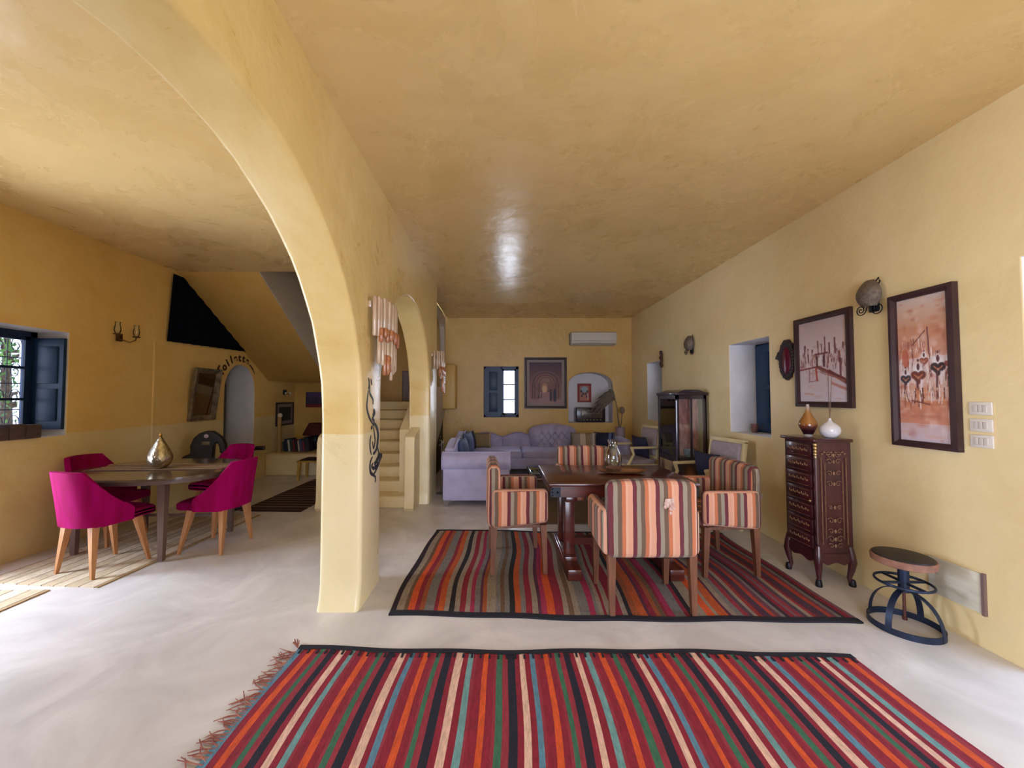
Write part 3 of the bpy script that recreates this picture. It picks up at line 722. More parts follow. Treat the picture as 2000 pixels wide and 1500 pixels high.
# amber and white vases
M_amb, nt, b = newmat('amber_glass'); N = nt.nodes; L = nt.links
tc = N.new('ShaderNodeTexCoord'); sp = N.new('ShaderNodeSeparateXYZ'); L.new(tc.outputs['Object'], sp.inputs[0])
cr = N.new('ShaderNodeValToRGB'); e = cr.color_ramp.elements; e[0].position = .015; e[0].color = (.75, .72, .7, 1); e[1].position = .02; e[1].color = lin((44, 14, 34))
for p, c in ((.05, (48, 18, 36)), (.085, (120, 60, 44)), (.11, (184, 122, 60)), (.2, (196, 140, 80)), (.24, (210, 190, 180))): x = e.new(p); x.color = lin(c)
L.new(sp.outputs['Z'], cr.inputs[0]); L.new(cr.outputs[0], b.inputs['Base Color']); b.inputs['Roughness'].default_value = .05; b.inputs['Transmission Weight'].default_value = .35; b.inputs['Coat Weight'].default_value = .6
va = thing('amber_vase', (2.53, 3.16, 1.1265), 'amber glass teardrop vase with a dark base on the tall chest', 'vase')
MB().lathe([(.026, 0), (.03, .014), (.045, .045), (.062, .08), (.064, .10), (.055, .13), (.036, .165), (.020, .20), (.012, .23), (.0115, .262), (.009, .262), (.009, .2)], 32).build('vase_body', M_amb, va)
vw = thing('white_vase', (2.615, 3.05, 1.1265), 'round white glass vase with a thin neck on the tall chest', 'vase')
MB().lathe([(.03, 0), (.05, .008), (.074, .035), (.082, .065), (.076, .095), (.05, .122), (.022, .14), (.012, .155), (.0095, .172), (.008, .172), (.008, .15)], 32).build('vase_body', pm('white_opal_glass', (226, 226, 236), None, 5, .12, coat=.6), vw)
vw.scale = (.85, .85, .9)
tw = thing('dry_stems', (2.615, 3.05, 1.265), 'thin dry stems standing up out of the white vase', 'dried stems')
for dx, dy, hh in ((-.004, .0, .36), (.003, .010, .34), (.014, -.012, .35)): MB().tube([(0, 0, 0), (dx * .5, dy * .5, hh * .5), (dx, dy, hh)], [.0028, .0022, .0018], 5).build('stem', pm('brown_stem', (120, 96, 84), None) if 'brown_stem' not in MATS else MATS['brown_stem'], tw)

# stool
M_stm = pm('blue_black_iron', (30, 40, 62), (36, 48, 74), 6, .45, metal=.5)
sx_, sy_ = 2.555, 2.47
stl = thing('iron_stool', (sx_, sy_, 0), 'low round iron stool with a dark seat by the right wall', 'stool'); stl.scale = (.82, .82, 1.06)
def ring(r, z, rr, n=40, dx=0): return [(r * math.cos(2 * PI * k / n) + dx, r * math.sin(2 * PI * k / n), z) for k in range(n)]
m = MB(); m.lathe([(.207, 0), (.215, 0), (.215, .035), (.207, .035), (.207, 0)], 48, cap=False); m.build('base_ring', M_stm, stl)
for k in range(4):
    a = math.radians(20 + 90 * k); p = []
    for q in range(13):
        t_ = q / 12 * PI / 2; r = .211 * math.cos(t_) + .02 * math.sin(t_); z = .005 + .215 * math.sin(t_); p.append((r * math.cos(a), r * math.sin(a), z))
    vs = []; tx = Vector((-math.sin(a), math.cos(a), 0)) * .019; fs = []
    for i, q in enumerate(p):
        q = Vector(q); t2 = q * 1.0; nrm = Vector((math.cos(a), math.sin(a), .6)).normalized() * .006
        vs += [q - tx, q + tx, q + tx + nrm, q - tx + nrm]
    for i in range(12):
        b_ = 4 * i
        for u in range(4): fs.append((b_ + u, b_ + (u + 1) % 4, b_ + 4 + (u + 1) % 4, b_ + 4 + u))
    fs += [(0, 1, 2, 3), (48, 51, 50, 49)]
    MB().add(vs, fs).build('leg', M_stm, stl)
MB().tube(ring(.165, .265, 0), .008, 8, closed=True).build('foot_ring', M_stm, stl)
MB().b2((-.165, -.008, .258), (.165, .008, .27)).b2((-.008, -.165, .258), (.008, .165, .27)).build('ring_spoke', M_stm, stl)
MB().cyl((0, 0, .21), (0, 0, .37), .033, .033, 20).build('hub', M_stm, stl)
MB().cyl((0, 0, .05), (0, 0, .22), .010, .010, 10).cyl((0, 0, .045), (0, 0, .06), .016, .016, 10).build('screw', pm('rusty_screw', (92, 52, 48), None, 5, .5, metal=.5), stl)
MB().cyl((0, 0, .362), (0, 0, .374), .12, .12, 28).build('seat_plate', M_stm, stl)
MB().lathe([(.001, .374), (.17, .374), (.185, .380), (.188, .41), (.182, .418), (.001, .419)], 40).build('seat_rim', pm('tan_wood_rim', (150, 106, 86), (124, 84, 68), 20, .6), stl)
MB().lathe([(.180, .414), (.172, .424), (.12, .431), (.001, .434)], 40).build('seat_pad', pm('dark_leather', (22, 18, 26), (32, 27, 32), 10, .5), stl)

# frames and paintings -------------------------------------------------
class Paint:
    def __init__(s, w_, h_, bg): s.w = w_; s.h = h_; s.a = np.ones((h_, w_, 3)) * np.array(bg) / 255.; s.Y, s.X = np.mgrid[0:h_, 0:w_]; s.X = (s.X + .5) / w_; s.Y = (s.Y + .5) / h_
    def mixin(s, k, c): k = np.clip(k, 0, 1)[..., None]; s.a = s.a * (1 - k) + np.array(c) / 255. * k
    def ell(s, x, y, rx, ry, c, al=1, soft=.25): d = np.sqrt(((s.X - x) / rx) ** 2 + ((s.Y - y) / ry) ** 2); s.mixin(al * np.clip((1 - d) / soft, 0, 1), c)
    def line(s, x0, y0, x1, y1, w_, c, al=1):
        dx, dy = x1 - x0, y1 - y0; L_ = dx * dx + dy * dy + 1e-9; asp = s.h / s.w
        t = np.clip(((s.X - x0) * dx + (s.Y - y0) * dy) / L_, 0, 1); d = np.sqrt((s.X - x0 - t * dx) ** 2 + ((s.Y - y0 - t * dy) * asp) ** 2); s.mixin(al * np.clip((w_ - d) / (w_ * .5), 0, 1), c)
    def box(s, x0, y0, x1, y1, c, al=1): s.mixin(al * ((s.X > x0) & (s.X < x1) & (s.Y > y0) & (s.Y < y1)), c)
    def vgrad(s, y0, y1, c0, c1, al=1):
        k = np.clip((s.Y - y0) / (y1 - y0), 0, 1)[..., None]; col = (np.array(c0) * (1 - k) + np.array(c1) * k) / 255.; msk = (((s.Y >= y0) & (s.Y <= y1)) * al)[..., None]; s.a = s.a * (1 - msk) + col * msk
    def mesh(s, name, W, Hh, fn, mat, parent):
        vs = [fn(W * i / s.w, Hh * (1 - j / s.h)) for j in range(s.h + 1) for i in range(s.w + 1)]
        fs = [(j * (s.w + 1) + i, (j + 1) * (s.w + 1) + i, (j + 1) * (s.w + 1) + i + 1, j * (s.w + 1) + i + 1) for j in range(s.h) for i in range(s.w)]
        me = bpy.data.meshes.new(name); me.from_pydata(vs, [], fs); me.materials.append(mat)
        ca = me.color_attributes.new('Col', 'FLOAT_COLOR', 'CORNER')
        a = np.clip(s.a, 0, 1); l = np.where(a <= .04045, a / 12.92, ((a + .055) / 1.055) ** 2.4); l = l.reshape(-1, 3)
        q = np.concatenate([l, np.ones((len(l), 1))], 1); q = np.repeat(q, 4, axis=0).astype(np.float32)
        ca.data.foreach_set('color', q.ravel()); o = bpy.data.objects.new(name, me); COL.objects.link(o); o.parent = parent; return o
M_pic, nt, b = newmat('printed_picture')
at = nt.nodes.new('ShaderNodeAttribute'); at.attribute_name = 'Col'; nt.links.new(at.outputs['Color'], b.inputs['Base Color']); b.inputs['Roughness'].default_value = .55
M_frm = pm('dark_plum_frame', (62, 38, 42), (52, 30, 36), 8, .4, stretch=(1, 1, 1))
def framed(name, loc, rz, W, Hh, bw_, th, paint, label, fmat, tilt=0, cat='picture', mount=None):
    """local: x right, z up, y = 0 at the wall, picture faces -y"""
    t = thing(name, loc, label, cat, rz); t.rotation_euler = (tilt, 0, rz)
    m = MB()
    o = [(0, 0), (W, 0), (W, Hh), (0, Hh)]; i_ = [(bw_, bw_), (W - bw_, bw_), (W - bw_, Hh - bw_), (bw_, Hh - bw_)]
    mid = [(bw_ * .5, bw_ * .5), (W - bw_ * .5, bw_ * .5), (W - bw_ * .5, Hh - bw_ * .5), (bw_ * .5, Hh - bw_ * .5)]
    vs = [(x, -.002, z) for x, z in o] + [(x, -th * .9, z) for x, z in o] + [(x, -th, z) for x, z in mid] + [(x, -th * .75, z) for x, z in i_] + [(x, -.006, z) for x, z in i_]
    fs = []
    for r in range(4):
        for k in range(4): fs.append((r * 4 + k, r * 4 + (k + 1) % 4, (r + 1) * 4 + (k + 1) % 4, (r + 1) * 4 + k))
    m.add(vs, fs).build('frame', fmat, t, ang=20)
    MB().b2((bw_ * .8, -.010, bw_ * .8), (W - bw_ * .8, -.004, Hh - bw_ * .8)).build('backing', fmat, t)
    g = bw_
    if mount:
        mw, mm = mount
        MB().b2((bw_, -.014, bw_), (W - bw_, -.010, Hh - bw_)).build('mount', mm, t); g = bw_ + mw
    if paint: paint.mesh('canvas', W - 2 * g, Hh - 2 * g, lambda u, v: (g + u, -.016, g + v), M_pic, t)
    return t
# painting 1: medina lane
P1 = Paint(100, 140, (214, 196, 206)); rg = np.random.RandomState(3)
P1.vgrad(0, .4, (190, 168, 174), (222, 206, 214)); P1.vgrad(.55, 1, (214, 196, 206), (226, 218, 240))
for k in range(60): P1.ell(rg.rand(), rg.rand(), .04 + .1 * rg.rand(), .01 + .02 * rg.rand(), [(232, 214, 224), (206, 170, 176), (222, 190, 186)][k % 3], .5, .9)
for x, y0, y1, w_ in ((.13, .30, .50, .03), (.2, .34, .5, .02), (.3, .36, .47, .02), (.42, .26, .45, .02), (.5, .3, .42, .015), (.57, .22, .40, .018), (.66, .3, .42, .022), (.77, .25, .42, .022), (.93, .32, .38, .022), (.85, .42, .52, .03), (.87, .5, .72, .028), (.38, .42, .55, .02), (.55, .42, .56, .03), (.63, .43, .53, .02)):
    P1.line(x, y0, x + .005, y1, w_, (110, 56, 62), .85); P1.line(x + .03, y0 + .04, x + .03, y1, w_ * .6, (232, 216, 222), .8)
for k in range(36):
    P1.ell(rg.rand(), .3 + .35 * rg.rand(), .02 + .05 * rg.rand(), .012 + .03 * rg.rand(), [(120, 66, 74), (236, 228, 236), (182, 128, 124)][k % 3], .45, .8)
for k in range(110):
    x = .02 + .96 * rg.rand(); y = .34 + .22 * rg.rand(); P1.line(x, y, x + .02 * (rg.rand() - .5), y + .03 + .06 * rg.rand(), .008, [(96, 48, 56), (150, 96, 100), (236, 226, 234), (176, 110, 104), (228, 210, 220)][k % 5], .8)
for k in range(40):
    x = .3 + .7 * rg.rand(); y = .57 + .22 * max(0, x - .35) + .05 * rg.rand(); P1.line(x, y, x + .1, y + .03, .007, [(104, 44, 50), (186, 120, 112), (150, 70, 66)][k % 3], .8)
P1.line(.35, .42, .62, .41, .022, (120, 60, 60), .8); P1.box(.43, .46, .5, .56, (236, 228, 236), .95); P1.line(.40, .45, .40, .57, .018, (84, 50, 66)); P1.line(.53, .45, .54, .57, .018, (84, 50, 66))
P1.line(.0, .60, .4, .57, .018, (132, 56, 56), .9); P1.line(.4, .57, .7, .66, .03, (120, 56, 56), .9); P1.line(.65, .64, 1.0, .78, .045, (110, 50, 54), .9)
P1.line(.60, .66, .95, .76, .02, (176, 110, 100), .7); P1.line(.7, .78, 1., .86, .03, (186, 96, 84), .6)
P1.line(.37, .60, .39, .74, .025, (190, 70, 62), .9); P1.line(.22, .6, .22, .74, .018, (164, 110, 124), .8); P1.line(.3, .6, .3, .72, .02, (204, 180, 200), .9); P1.line(.2, .755, .42, .74, .012, (150, 90, 100), .7); P1.line(.1, .9, .3, .91, .02, (220, 160, 140), .7)
M_dk = M_frm
yA, yB_2 = 3.60, 3.02
framed('framed_painting', (XR, yA, 1.36), -R90, yA - yB_2, .805, .048, .035, P1, 'framed painting of a town lane in red and lilac strokes above the tall chest', M_frm)
# painting 2: row of robed figures
P2 = Paint(80, 190, (206, 160, 140)); rg = np.random.RandomState(5)
P2.vgrad(0, .2, (206, 186, 178), (200, 150, 122)); P2.vgrad(.2, .42, (198, 140, 110), (206, 150, 132)); P2.vgrad(.42, .72, (216, 190, 190), (206, 160, 140)); P2.vgrad(.72, .88, (196, 124, 92), (206, 140, 118)); P2.vgrad(.88, 1, (206, 176, 178), (206, 190, 206))
for k in range(90):
    y = rg.rand(); P2.ell(rg.rand(), y, .05 + .15 * rg.rand(), .008 + .02 * rg.rand(), [(220, 196, 190), (190, 110, 80), (214, 160, 130)][k % 3], .45, .9)
for k in range(60):
    x = rg.rand(); y = .28 + .45 * rg.rand(); P2.line(x, y, x + .06 * (rg.rand() - .5), y + .04 + .05 * rg.rand(), .012, [(236, 228, 232), (150, 84, 72), (110, 60, 62), (216, 150, 120)][k % 4], .8)
for k in range(110):
    x = rg.rand(); y = .30 + .38 * rg.rand(); P2.line(x, y, x + .05 * (rg.rand() - .5), y + .02 + .04 * rg.rand(), .010, [(240, 232, 238), (132, 74, 72), (206, 130, 104), (232, 216, 222), (84, 52, 60)][k % 5], .75)
for k in range(50):
    P2.ell(rg.rand(), .05 + .9 * rg.rand(), .03 + .09 * rg.rand(), .02 + .03 * rg.rand(), [(230, 206, 206), (176, 96, 70), (214, 170, 150), (150, 84, 76), (236, 222, 228)][k % 5], .4, .9)
P2.line(.3, .33, .55, .24, .012, (90, 50, 54)); P2.line(.6, .22, .62, .4, .016, (110, 60, 66)); P2.ell(.15, .42, .08, .08, (190, 96, 72), .8)
def figure(x, y, sc, body):
    P2.ell(x, y - .01, .17 * sc, .10 * sc, (236, 230, 236), .9, .5); P2.ell(x, y - .055 * sc, .035 * sc, .028 * sc, (96, 56, 60)); P2.ell(x, y - .10 * sc, .025 * sc, .012 * sc, (100, 60, 64))
    P2.ell(x - .07 * sc, y + .0, .09 * sc, .03 * sc, body); P2.ell(x + .07 * sc, y + .0, .09 * sc, .03 * sc, body); P2.line(x - .1 * sc, y + .01, x, y + .05 * sc, .05 * sc, body); P2.line(x + .1 * sc, y + .01, x, y + .05 * sc, .05 * sc, body)
    P2.line(x - .08 * sc, y + .0, x, y + .025 * sc, .015 * sc, (196, 120, 80)); P2.line(x, y + .025 * sc, x + .08 * sc, y, .015 * sc, (196, 120, 80)); P2.line(x - .02, y + .04, x - .03, y + .14 * sc, .03 * sc, (96, 56, 60), .9); P2.line(x + .06 * sc, y + .04, x + .05, y + .12 * sc, .03 * sc, (230, 216, 220), .9)
figure(.52, .44, .6, (150, 84, 72)); figure(.14, .56, .75, (66, 58, 70)); figure(.40, .54, 1.0, (116, 60, 50)); figure(.78, .49, .95, (62, 44, 50)); figure(.97, .47, .5, (140, 60, 70))
for k in range(26): x = .1 + .8 * rg.rand(); P2.line(x, .63 + .04 * rg.rand(), x + .1 * (rg.rand() - .5), .70 + .04 * rg.rand(), .014, [(104, 54, 50), (216, 140, 96), (226, 206, 206)][k % 3], .85)
P2.line(.25, .72, .6, .745, .018, (120, 66, 60), .8)
framed('framed_painting', (XR, 2.715, 1.115), -R90, .39, 1.04, .042, .045, P2, 'tall framed painting of white-robed figures, nearest the light switches', M_frm)
# back wall picture
P3 = Paint(60, 80, (104, 66, 66)); P3.vgrad(0, .55, (70, 44, 66), (130, 84, 76)); P3.vgrad(.55, 1, (136, 92, 84), (164, 122, 122))
for r, c in ((.46, (120, 84, 84)), (.40, (78, 48, 56)), (.36, (132, 88, 84)), (.29, (96, 54, 58)), (.26, (144, 100, 92)), (.2, (112, 66, 62)), (.17, (150, 108, 98))): P3.ell(.5, .48, r, r * .62, c, 1, .08)
P3.box(.04, .48, .96, .9, (128, 88, 82), .7); P3.ell(.47, .62, .11, .13, (176, 124, 84)); P3.ell(.47, .66, .08, .11, (214, 168, 130)); P3.box(.3, .72, .65, .96, (166, 124, 124), .8)
for x in (.1, .17, .3, .82, .9): P3.line(x, .5, x, .86, .022, (90, 48, 56), .8)
P3.line(.66, .74, .66, .92, .045, (50, 44, 56)); P3.ell(.66, .68, .035, .03, (60, 44, 50)); P3.line(.78, .72, .78, .92, .06, (36, 40, 66)); P3.ell(.78, .67, .035, .03, (40, 36, 52)); P3.line(.3, .78, .27, .86, .02, (70, 60, 50)); P3.line(.38, .76, .36, .86, .02, (80, 60, 56))
M_mount = pm('grey_mount_board', (150, 136, 134), None, 5, .8)
framed('framed_print', (.528, YB_, 1.205), 0, .895, 1.075, .05, .035, P3, 'large framed print of an arcade with two figures on the back wall beside the window', M_frm, mount=(.055, M_mount))
# small red picture in the niche
P4 = Paint(30, 36, (150, 52, 44)); P4.box(.12, .1, .88, .95, (170, 110, 96)); P4.ell(.5, .3, .3, .2, (150, 170, 180)); P4.box(.15, .6, .85, .92, (186, 120, 100))
for x, y in ((.25, .4), (.4, .55), (.6, .55), (.75, .42), (.7, .7), (.3, .68)): P4.ell(x, y, .09, .08, (70, 50, 54))
P4.line(.75, .55, .78, .85, .04, (214, 200, 196)); P4.box(0, 0, .1, 1, (140, 36, 34)); P4.box(.9, 0, 1, 1, (150, 40, 40))
niche_pic = framed('small_picture', (1.715, 8.44, 1.33), 0, .30, .41, .012, .02, P4, 'small red street-scene picture standing in the arched wall niche', pm('red_frame', (140, 44, 40), None))
# stair picture, recess pictures
P5 = Paint(20, 30, (40, 34, 40)); framed('framed_print', (-2.04, YB_, 1.36), 0, .55, .64, .02, .02, P5, 'white-mounted print on the wall at the head of the stairs', pm('grey_frame', (120, 104, 90), None), mount=(.14, M_mount))
P6 = Paint(40, 46, (34, 40, 40)); rg = np.random.RandomState(2)
for k in range(40): P6.ell(rg.rand(), rg.rand(), .1, .06, [(44, 56, 50), (26, 28, 30), (50, 46, 50)][k % 3], .6, .8)
framed('framed_print', (XL, 7.40, .88), R90, .62, .46, .035, .03, P6, 'dark framed print with a pale mount on the wall over the book ledge', M_frm, mount=(.06, M_mount))
P7 = Paint(50, 24, (66, 56, 96)); P7.vgrad(0, .6, (84, 74, 120), (70, 44, 80)); P7.vgrad(.8, 1, (120, 24, 40), (130, 30, 44)); rg = np.random.RandomState(8)
for k in range(16): x = rg.rand(); P7.line(x, .8, x, .3 + .35 * rg.rand(), .02, (34, 26, 44), .9)
P7s = framed('canvas_picture', (-4.06, YB_, 1.23), 0, .62, .32, .008, .025, P7, 'small unframed purple and red skyline picture on the recess wall above the table lamp', pm('purple_canvas_edge', (70, 30, 50), None))

# mirror on the left wall, tilted forward from the top
M_mir = pm('mirror_silvering', (120, 108, 100), None, 5, .03, metal=1)
M_antq = pm('tarnished_silver_frame', (150, 136, 116), (104, 90, 76), 14, .4, metal=.5, bump=.4, bscale=60)
mr = thing('wall_mirror', (XL, 5.30, 1.115), 'silver-framed rectangular mirror leaning out from the left wall', 'mirror', R90); mr.rotation_euler = (math.radians(7), 0, R90)
def bevframe(t, W, Hh, b_, th, mat, name='frame'):
    o = [(0, 0), (W, 0), (W, Hh), (0, Hh)]; i_ = [(b_, b_), (W - b_, b_), (W - b_, Hh - b_), (b_, Hh - b_)]
    vs = [(x, -.0, z) for x, z in o] + [(x, -th, z) for x, z in o] + [(x, -th * .45, z) for x, z in i_] + [(x, -.004, z) for x, z in i_]; fs = []
    for r in range(3):
        for k in range(4): fs.append((r * 4 + k, r * 4 + (k + 1) % 4, (r + 1) * 4 + (k + 1) % 4, (r + 1) * 4 + k))
    return MB().add(vs, fs).build(name, mat, t, ang=20)
bevframe(mr, .48, .75, .07, .05, M_antq)
MB().b2((.06, -.012, .06), (.42, -.006, .69)).build('mirror_glass', M_mir, mr)

# carved red mirror on the right wall
M_carv = pm('dark_carved_wood', (50, 34, 42), (36, 24, 32), 12, .5)
rm = thing('carved_mirror', (XR, 3.84, 1.61), 'small carved dark oval mirror with a red face on the right wall', 'mirror', -R90)
pts = []
for k in range(72):
    a = 2 * PI * k / 72; r = 1 + .10 * math.sin(9 * a) + .05 * math.sin(17 * a); w_ = .095 + (.035 if abs(math.sin(a) - .25) < .18 else 0)
    pts.append((.13 + w_ * r * math.cos(a), .20 + .195 * (1 + .03 * math.sin(11 * a)) * math.sin(a)))
MB().prism(pts, fY, -.025, -.001).build('frame', M_carv, rm)
MB().lathe([(.001, -.004), (.9, -.004), (1, 0), (.9, .004), (.001, .004)], 28).build('glass', pm('red_mirror_face', (96, 10, 40), (80, 8, 44), 3, .25), rm)
g = rm.children[-1]; g.rotation_euler = (R90, 0, 0); g.scale = (.058, .13, 1); g.location = (.13, -.027, .19)
m = MB()
for k in range(32): a = 2 * PI * k / 32; m.sph((.13 + .082 * math.cos(a), -.027, .20 + .168 * math.sin(a)), (.016, .008, .018), 8)
m.build('carving', M_carv, rm)
# little carved hanging at the far window
cv = thing('carved_hanging', (XR, 6.56, 1.96), 'small carved figure hanging on the wall above the glass cabinet', 'wall ornament', -R90)
m = MB()
for k, (z, r) in enumerate(((.02, .03), (.06, .045), (.11, .035), (.16, .05), (.21, .03), (.25, .018))): m.sph((.0 + .012 * (-1) ** k, -.03, z), (r, .025, .034), 10)
m.tube([(0, -.03, 0), (0, -.03, .27)], .012, 8)
m.build('carving', pm('brown_carving', (84, 52, 44), (60, 36, 32), 20, .6), cv)

# shell shaped iron sconces
M_shell = pm('pewter_mesh', (140, 128, 118), (110, 100, 94), 40, .35, metal=.7, bump=.8, bscale=150)
def sconce(loc, label, rz=-R90, s=1.0):
    t = thing('wall_sconce', loc, label, 'wall lamp', rz, 'shell-shaped metal sconces on the right wall'); t.scale = (s, s, s)
    vs = []; fs = []; n = 14; mm = 12
    for i in range(n + 1):
        u = i / n
        for j in range(mm + 1):
            a = PI * j / mm; wv = 1 + .05 * math.sin(a * 9)
            rr = .095 * math.sin(PI * (.12 + .8 * u)) ** .7 * wv * (1 - .15 * u)
            vs.append((rr * math.cos(a), -.035 - rr * .85 * math.sin(a), .02 + .20 * u))
    for i in range(n):
        for j in range(mm): a = i * (mm + 1) + j; fs.append((a, a + mm + 1, a + mm + 2, a + 1))
    o = MB().add(vs, fs).build('shell_shade', M_shell, t, ang=60)
    md = o.modifiers.new('s', 'SOLIDIFY'); md.thickness = .004
    MB().rbox((0, -.012, .08), (.075, .022, .2), .01, 2).build('back_plate', M_iron, t)
    def spiral(c, r0, tr, sg=1): return [(c[0] + sg * (r0 * (1 - k / 40)) * math.cos(k / 36 * tr * 2 * PI), c[1], c[2] - (r0 * (1 - k / 40)) * math.sin(k / 36 * tr * 2 * PI)) for k in range(37)]
    MB().tube(spiral((-.045, -.07, .0), .042, 2), .004, 6).tube(spiral((.045, -.03, .0), .045, 2, -1), .004, 6).tube([(0, -.02, .05), (-.01, -.05, .03), (-.003, -.07, .0)], .004, 6).tube([(0, -.02, .05), (.0, -.03, 0)], .004, 6).tube([(0, -.02, .05), (.02, -.02, .12), (.02, -.02, .2), (.05, -.02, .23), (.06, -.02, .2), (.045, -.02, .18)], .005, 6).build('scrollwork', M_iron, t)
    return t
sconce((XR, 2.84, 2.10), 'nearer pewter shell-shaped wall lamp, between the two framed paintings', s=.98)
sconce((XR, 5.55, 2.10), 'farther pewter shell-shaped wall lamp, above the glass cabinet', s=1.05)
# candle sconce on the left wall
cs = thing('candle_sconce', (XL, 4.32, 2.10), 'two-armed candle wall lamp with glass shades left of the curtain', 'wall lamp', R90)
MB().rbox((0, -.012, .02), (.07, .02, .09), .008, 2).tube([(0, -.02, .0), (-.05, -.08, -.03), (-.10, -.10, .0), (-.11, -.10, .03)], .006, 6).tube([(0, -.02, .0), (.05, -.08, -.03), (.10, -.10, .0), (.11, -.10, .03)], .006, 6).build('arms', pm('bronze', (112, 84, 50), (80, 58, 36), 10, .4, metal=.7), cs)
for s in (-.11, .11):
    MB().lathe([(.012, .03), (.034, .035), (.038, .045), (.02, .05), (.012, .03)], 14, c=(s, -.10, 0)).build('candle_cup', MATS['bronze'], cs)
    MB().lathe([(.018, .045), (.030, .07), (.032, .10), (.022, .15), (.026, .175)], 16, c=(s, -.10, 0)).build('glass_shade', M_clear, cs)
# light switches
M_sw = pm('ivory_plastic', (222, 214, 206), None, 5, .35); M_sw2 = pm('ivory_rocker', (206, 198, 192), None, 5, .35)
for z, lb in ((1.345, 'topmost ivory switch plate in the row of three on the right wall'), (1.248, 'middle ivory switch plate in the row of three on the right wall'), (1.155, 'lowest ivory switch plate in the row of three on the right wall')):
    t = thing('switch_plate', (XR, 2.29, z), lb, 'light switch', -R90, 'switch plates on the right wall')
    MB().rbox((.055, -.005, .037), (.108, .010, .075), .004, 3).build('plate', M_sw, t)
    for k in range(3): MB().rbox((.033 + k * .022, -.011, .037), (.020, .006, .042), .002, 2).build('rocker', M_sw2, t)
t = thing('power_outlet', (XR, 4.15, .36), 'small round socket low in the wall behind the right-hand striped armchair', 'socket', -R90)
MB().rbox((0, -.006, .03), (.055, .012, .055), .005, 2).build('plate', M_sw, t)

# ================================================================== ON THE ARCADE WALL
XD = -.95
M_rod1 = glassy('rose_glass', (.80, .66, .62), .25, .1); M_rod2 = glassy('amber_rod_glass', (.72, .30, .12), .2, .1)
M_rodw = pm('milky_pink_glass', (204, 178, 150), (184, 152, 126), 30, .15, coat=.5, stretch=(1, 1, .2)); M_roda = pm('amber_glass_rods', (178, 116, 76), (158, 92, 58), 30, .15, coat=.5)
def rod_lamp(loc, label, rows, bulge=.05):
    """rows: (y0, y1, n, ztop, zbottom, jitter, standoff, material)"""
    t = thing('glass_rod_lamp', loc, label, 'wall lamp', 0, 'glass rod wall lamps on the arcade wall'); rnd = random.Random(4)
    MB().rbox((.012, (rows[0][0] + rows[0][1]) / 2, rows[0][3] - .06), (.024, rows[0][1] - rows[0][0] - .04, .05), .006, 2).build('backplate', M_rodw, t)
    for (a, b_, n, zt, zb, jt, so, mt) in rows:
        lo, hi = rows[0][0], rows[0][1]
        for k in range(n):
            y = a + (b_ - a) * (k + .5) / n; z1 = zt + rnd.uniform(-.008, .008); z0 = zb + rnd.uniform(-jt, jt); r = (b_ - a) / n * .40
            MB().lathe([(r * .6, z0), (r, z0 + .01), (r, z1 - .01), (r * .6, z1)], 10, c=(so + .006 * (k % 2) + bulge * math.sin(PI * (y - lo) / (hi - lo)), y, 0)).build('glass_rod', mt, t)
    return t
rod_lamp((XD, 0, 0), 'tall wall lamp of milky and amber glass rods on the front pillar',
    [(2.74, 3.33, 15, 2.185, 1.90, .012, .045, M_rodw), (2.78, 3.18, 9, 1.955, 1.87, .025, .07, M_roda), (2.80, 3.22, 11, 1.90, 1.68, .05, .045, M_rodw), (2.86, 2.98, 3, 1.77, 1.62, .03, .055, M_roda), (2.98, 3.16, 5, 1.78, 1.60, .05, .035, M_rodw)])
rod_lamp((XD, 0, 0), 'wall lamp of milky and amber glass rods on the arcade wall nearest the sofa',
    [(5.34, 5.81, 12, 2.10, 1.86, .03, .03, M_rodw), (5.42, 5.72, 7, 1.88, 1.78, .05, .04, M_roda), (5.46, 5.74, 6, 1.82, 1.66, .06, .03, M_rodw), (5.5, 5.62, 3, 1.74, 1.52, .04, .03, M_roda)], .11)
# brushed calligraphy: strokes given where they stand on the pillar
M_ink = pm('black_ink_paint', (34, 34, 44), None, 5, .5)
def ink(px): q = onX(px[0], px[1], XD); return Vector((XD + .001, q.y, q.z))
cal = MB()
def stroke(pts, w0, w1=None):
    P_ = [ink(p) for p in pts]; Q = []
    for i in range(len(P_) - 1):
        p0 = P_[max(i - 1, 0)]; p1 = P_[i]; p2 = P_[i + 1]; p3 = P_[min(i + 2, len(P_) - 1)]
        for k in range(5):
            u = k / 5; Q.append(.5 * ((2 * p1) + (-p0 + p2) * u + (2 * p0 - 5 * p1 + 4 * p2 - p3) * u * u + (-p0 + 3 * p1 - 3 * p2 + p3) * u ** 3))
    Q.append(P_[-1]); n = len(Q); rs = [w0 * (.35 + .65 * math.sin(PI * min(1, (i + .5) / n))) for i in range(n)]
    up = Vector((1, 0, 0)); vs = []; fs = []
    for i, q in enumerate(Q):
        t_ = (Q[min(i + 1, n - 1)] - Q[max(i - 1, 0)]).normalized(); sdd = t_.cross(up).normalized() * rs[i]
        vs += [q - sdd, q + sdd, q + sdd + up * .0025, q - sdd + up * .0025]
    for i in range(n - 1):
        b_ = 4 * i
        for u in range(4): fs.append((b_ + u, b_ + (u + 1) % 4, b_ + 4 + (u + 1) % 4, b_ + 4 + u))
    cal.add(vs, fs)
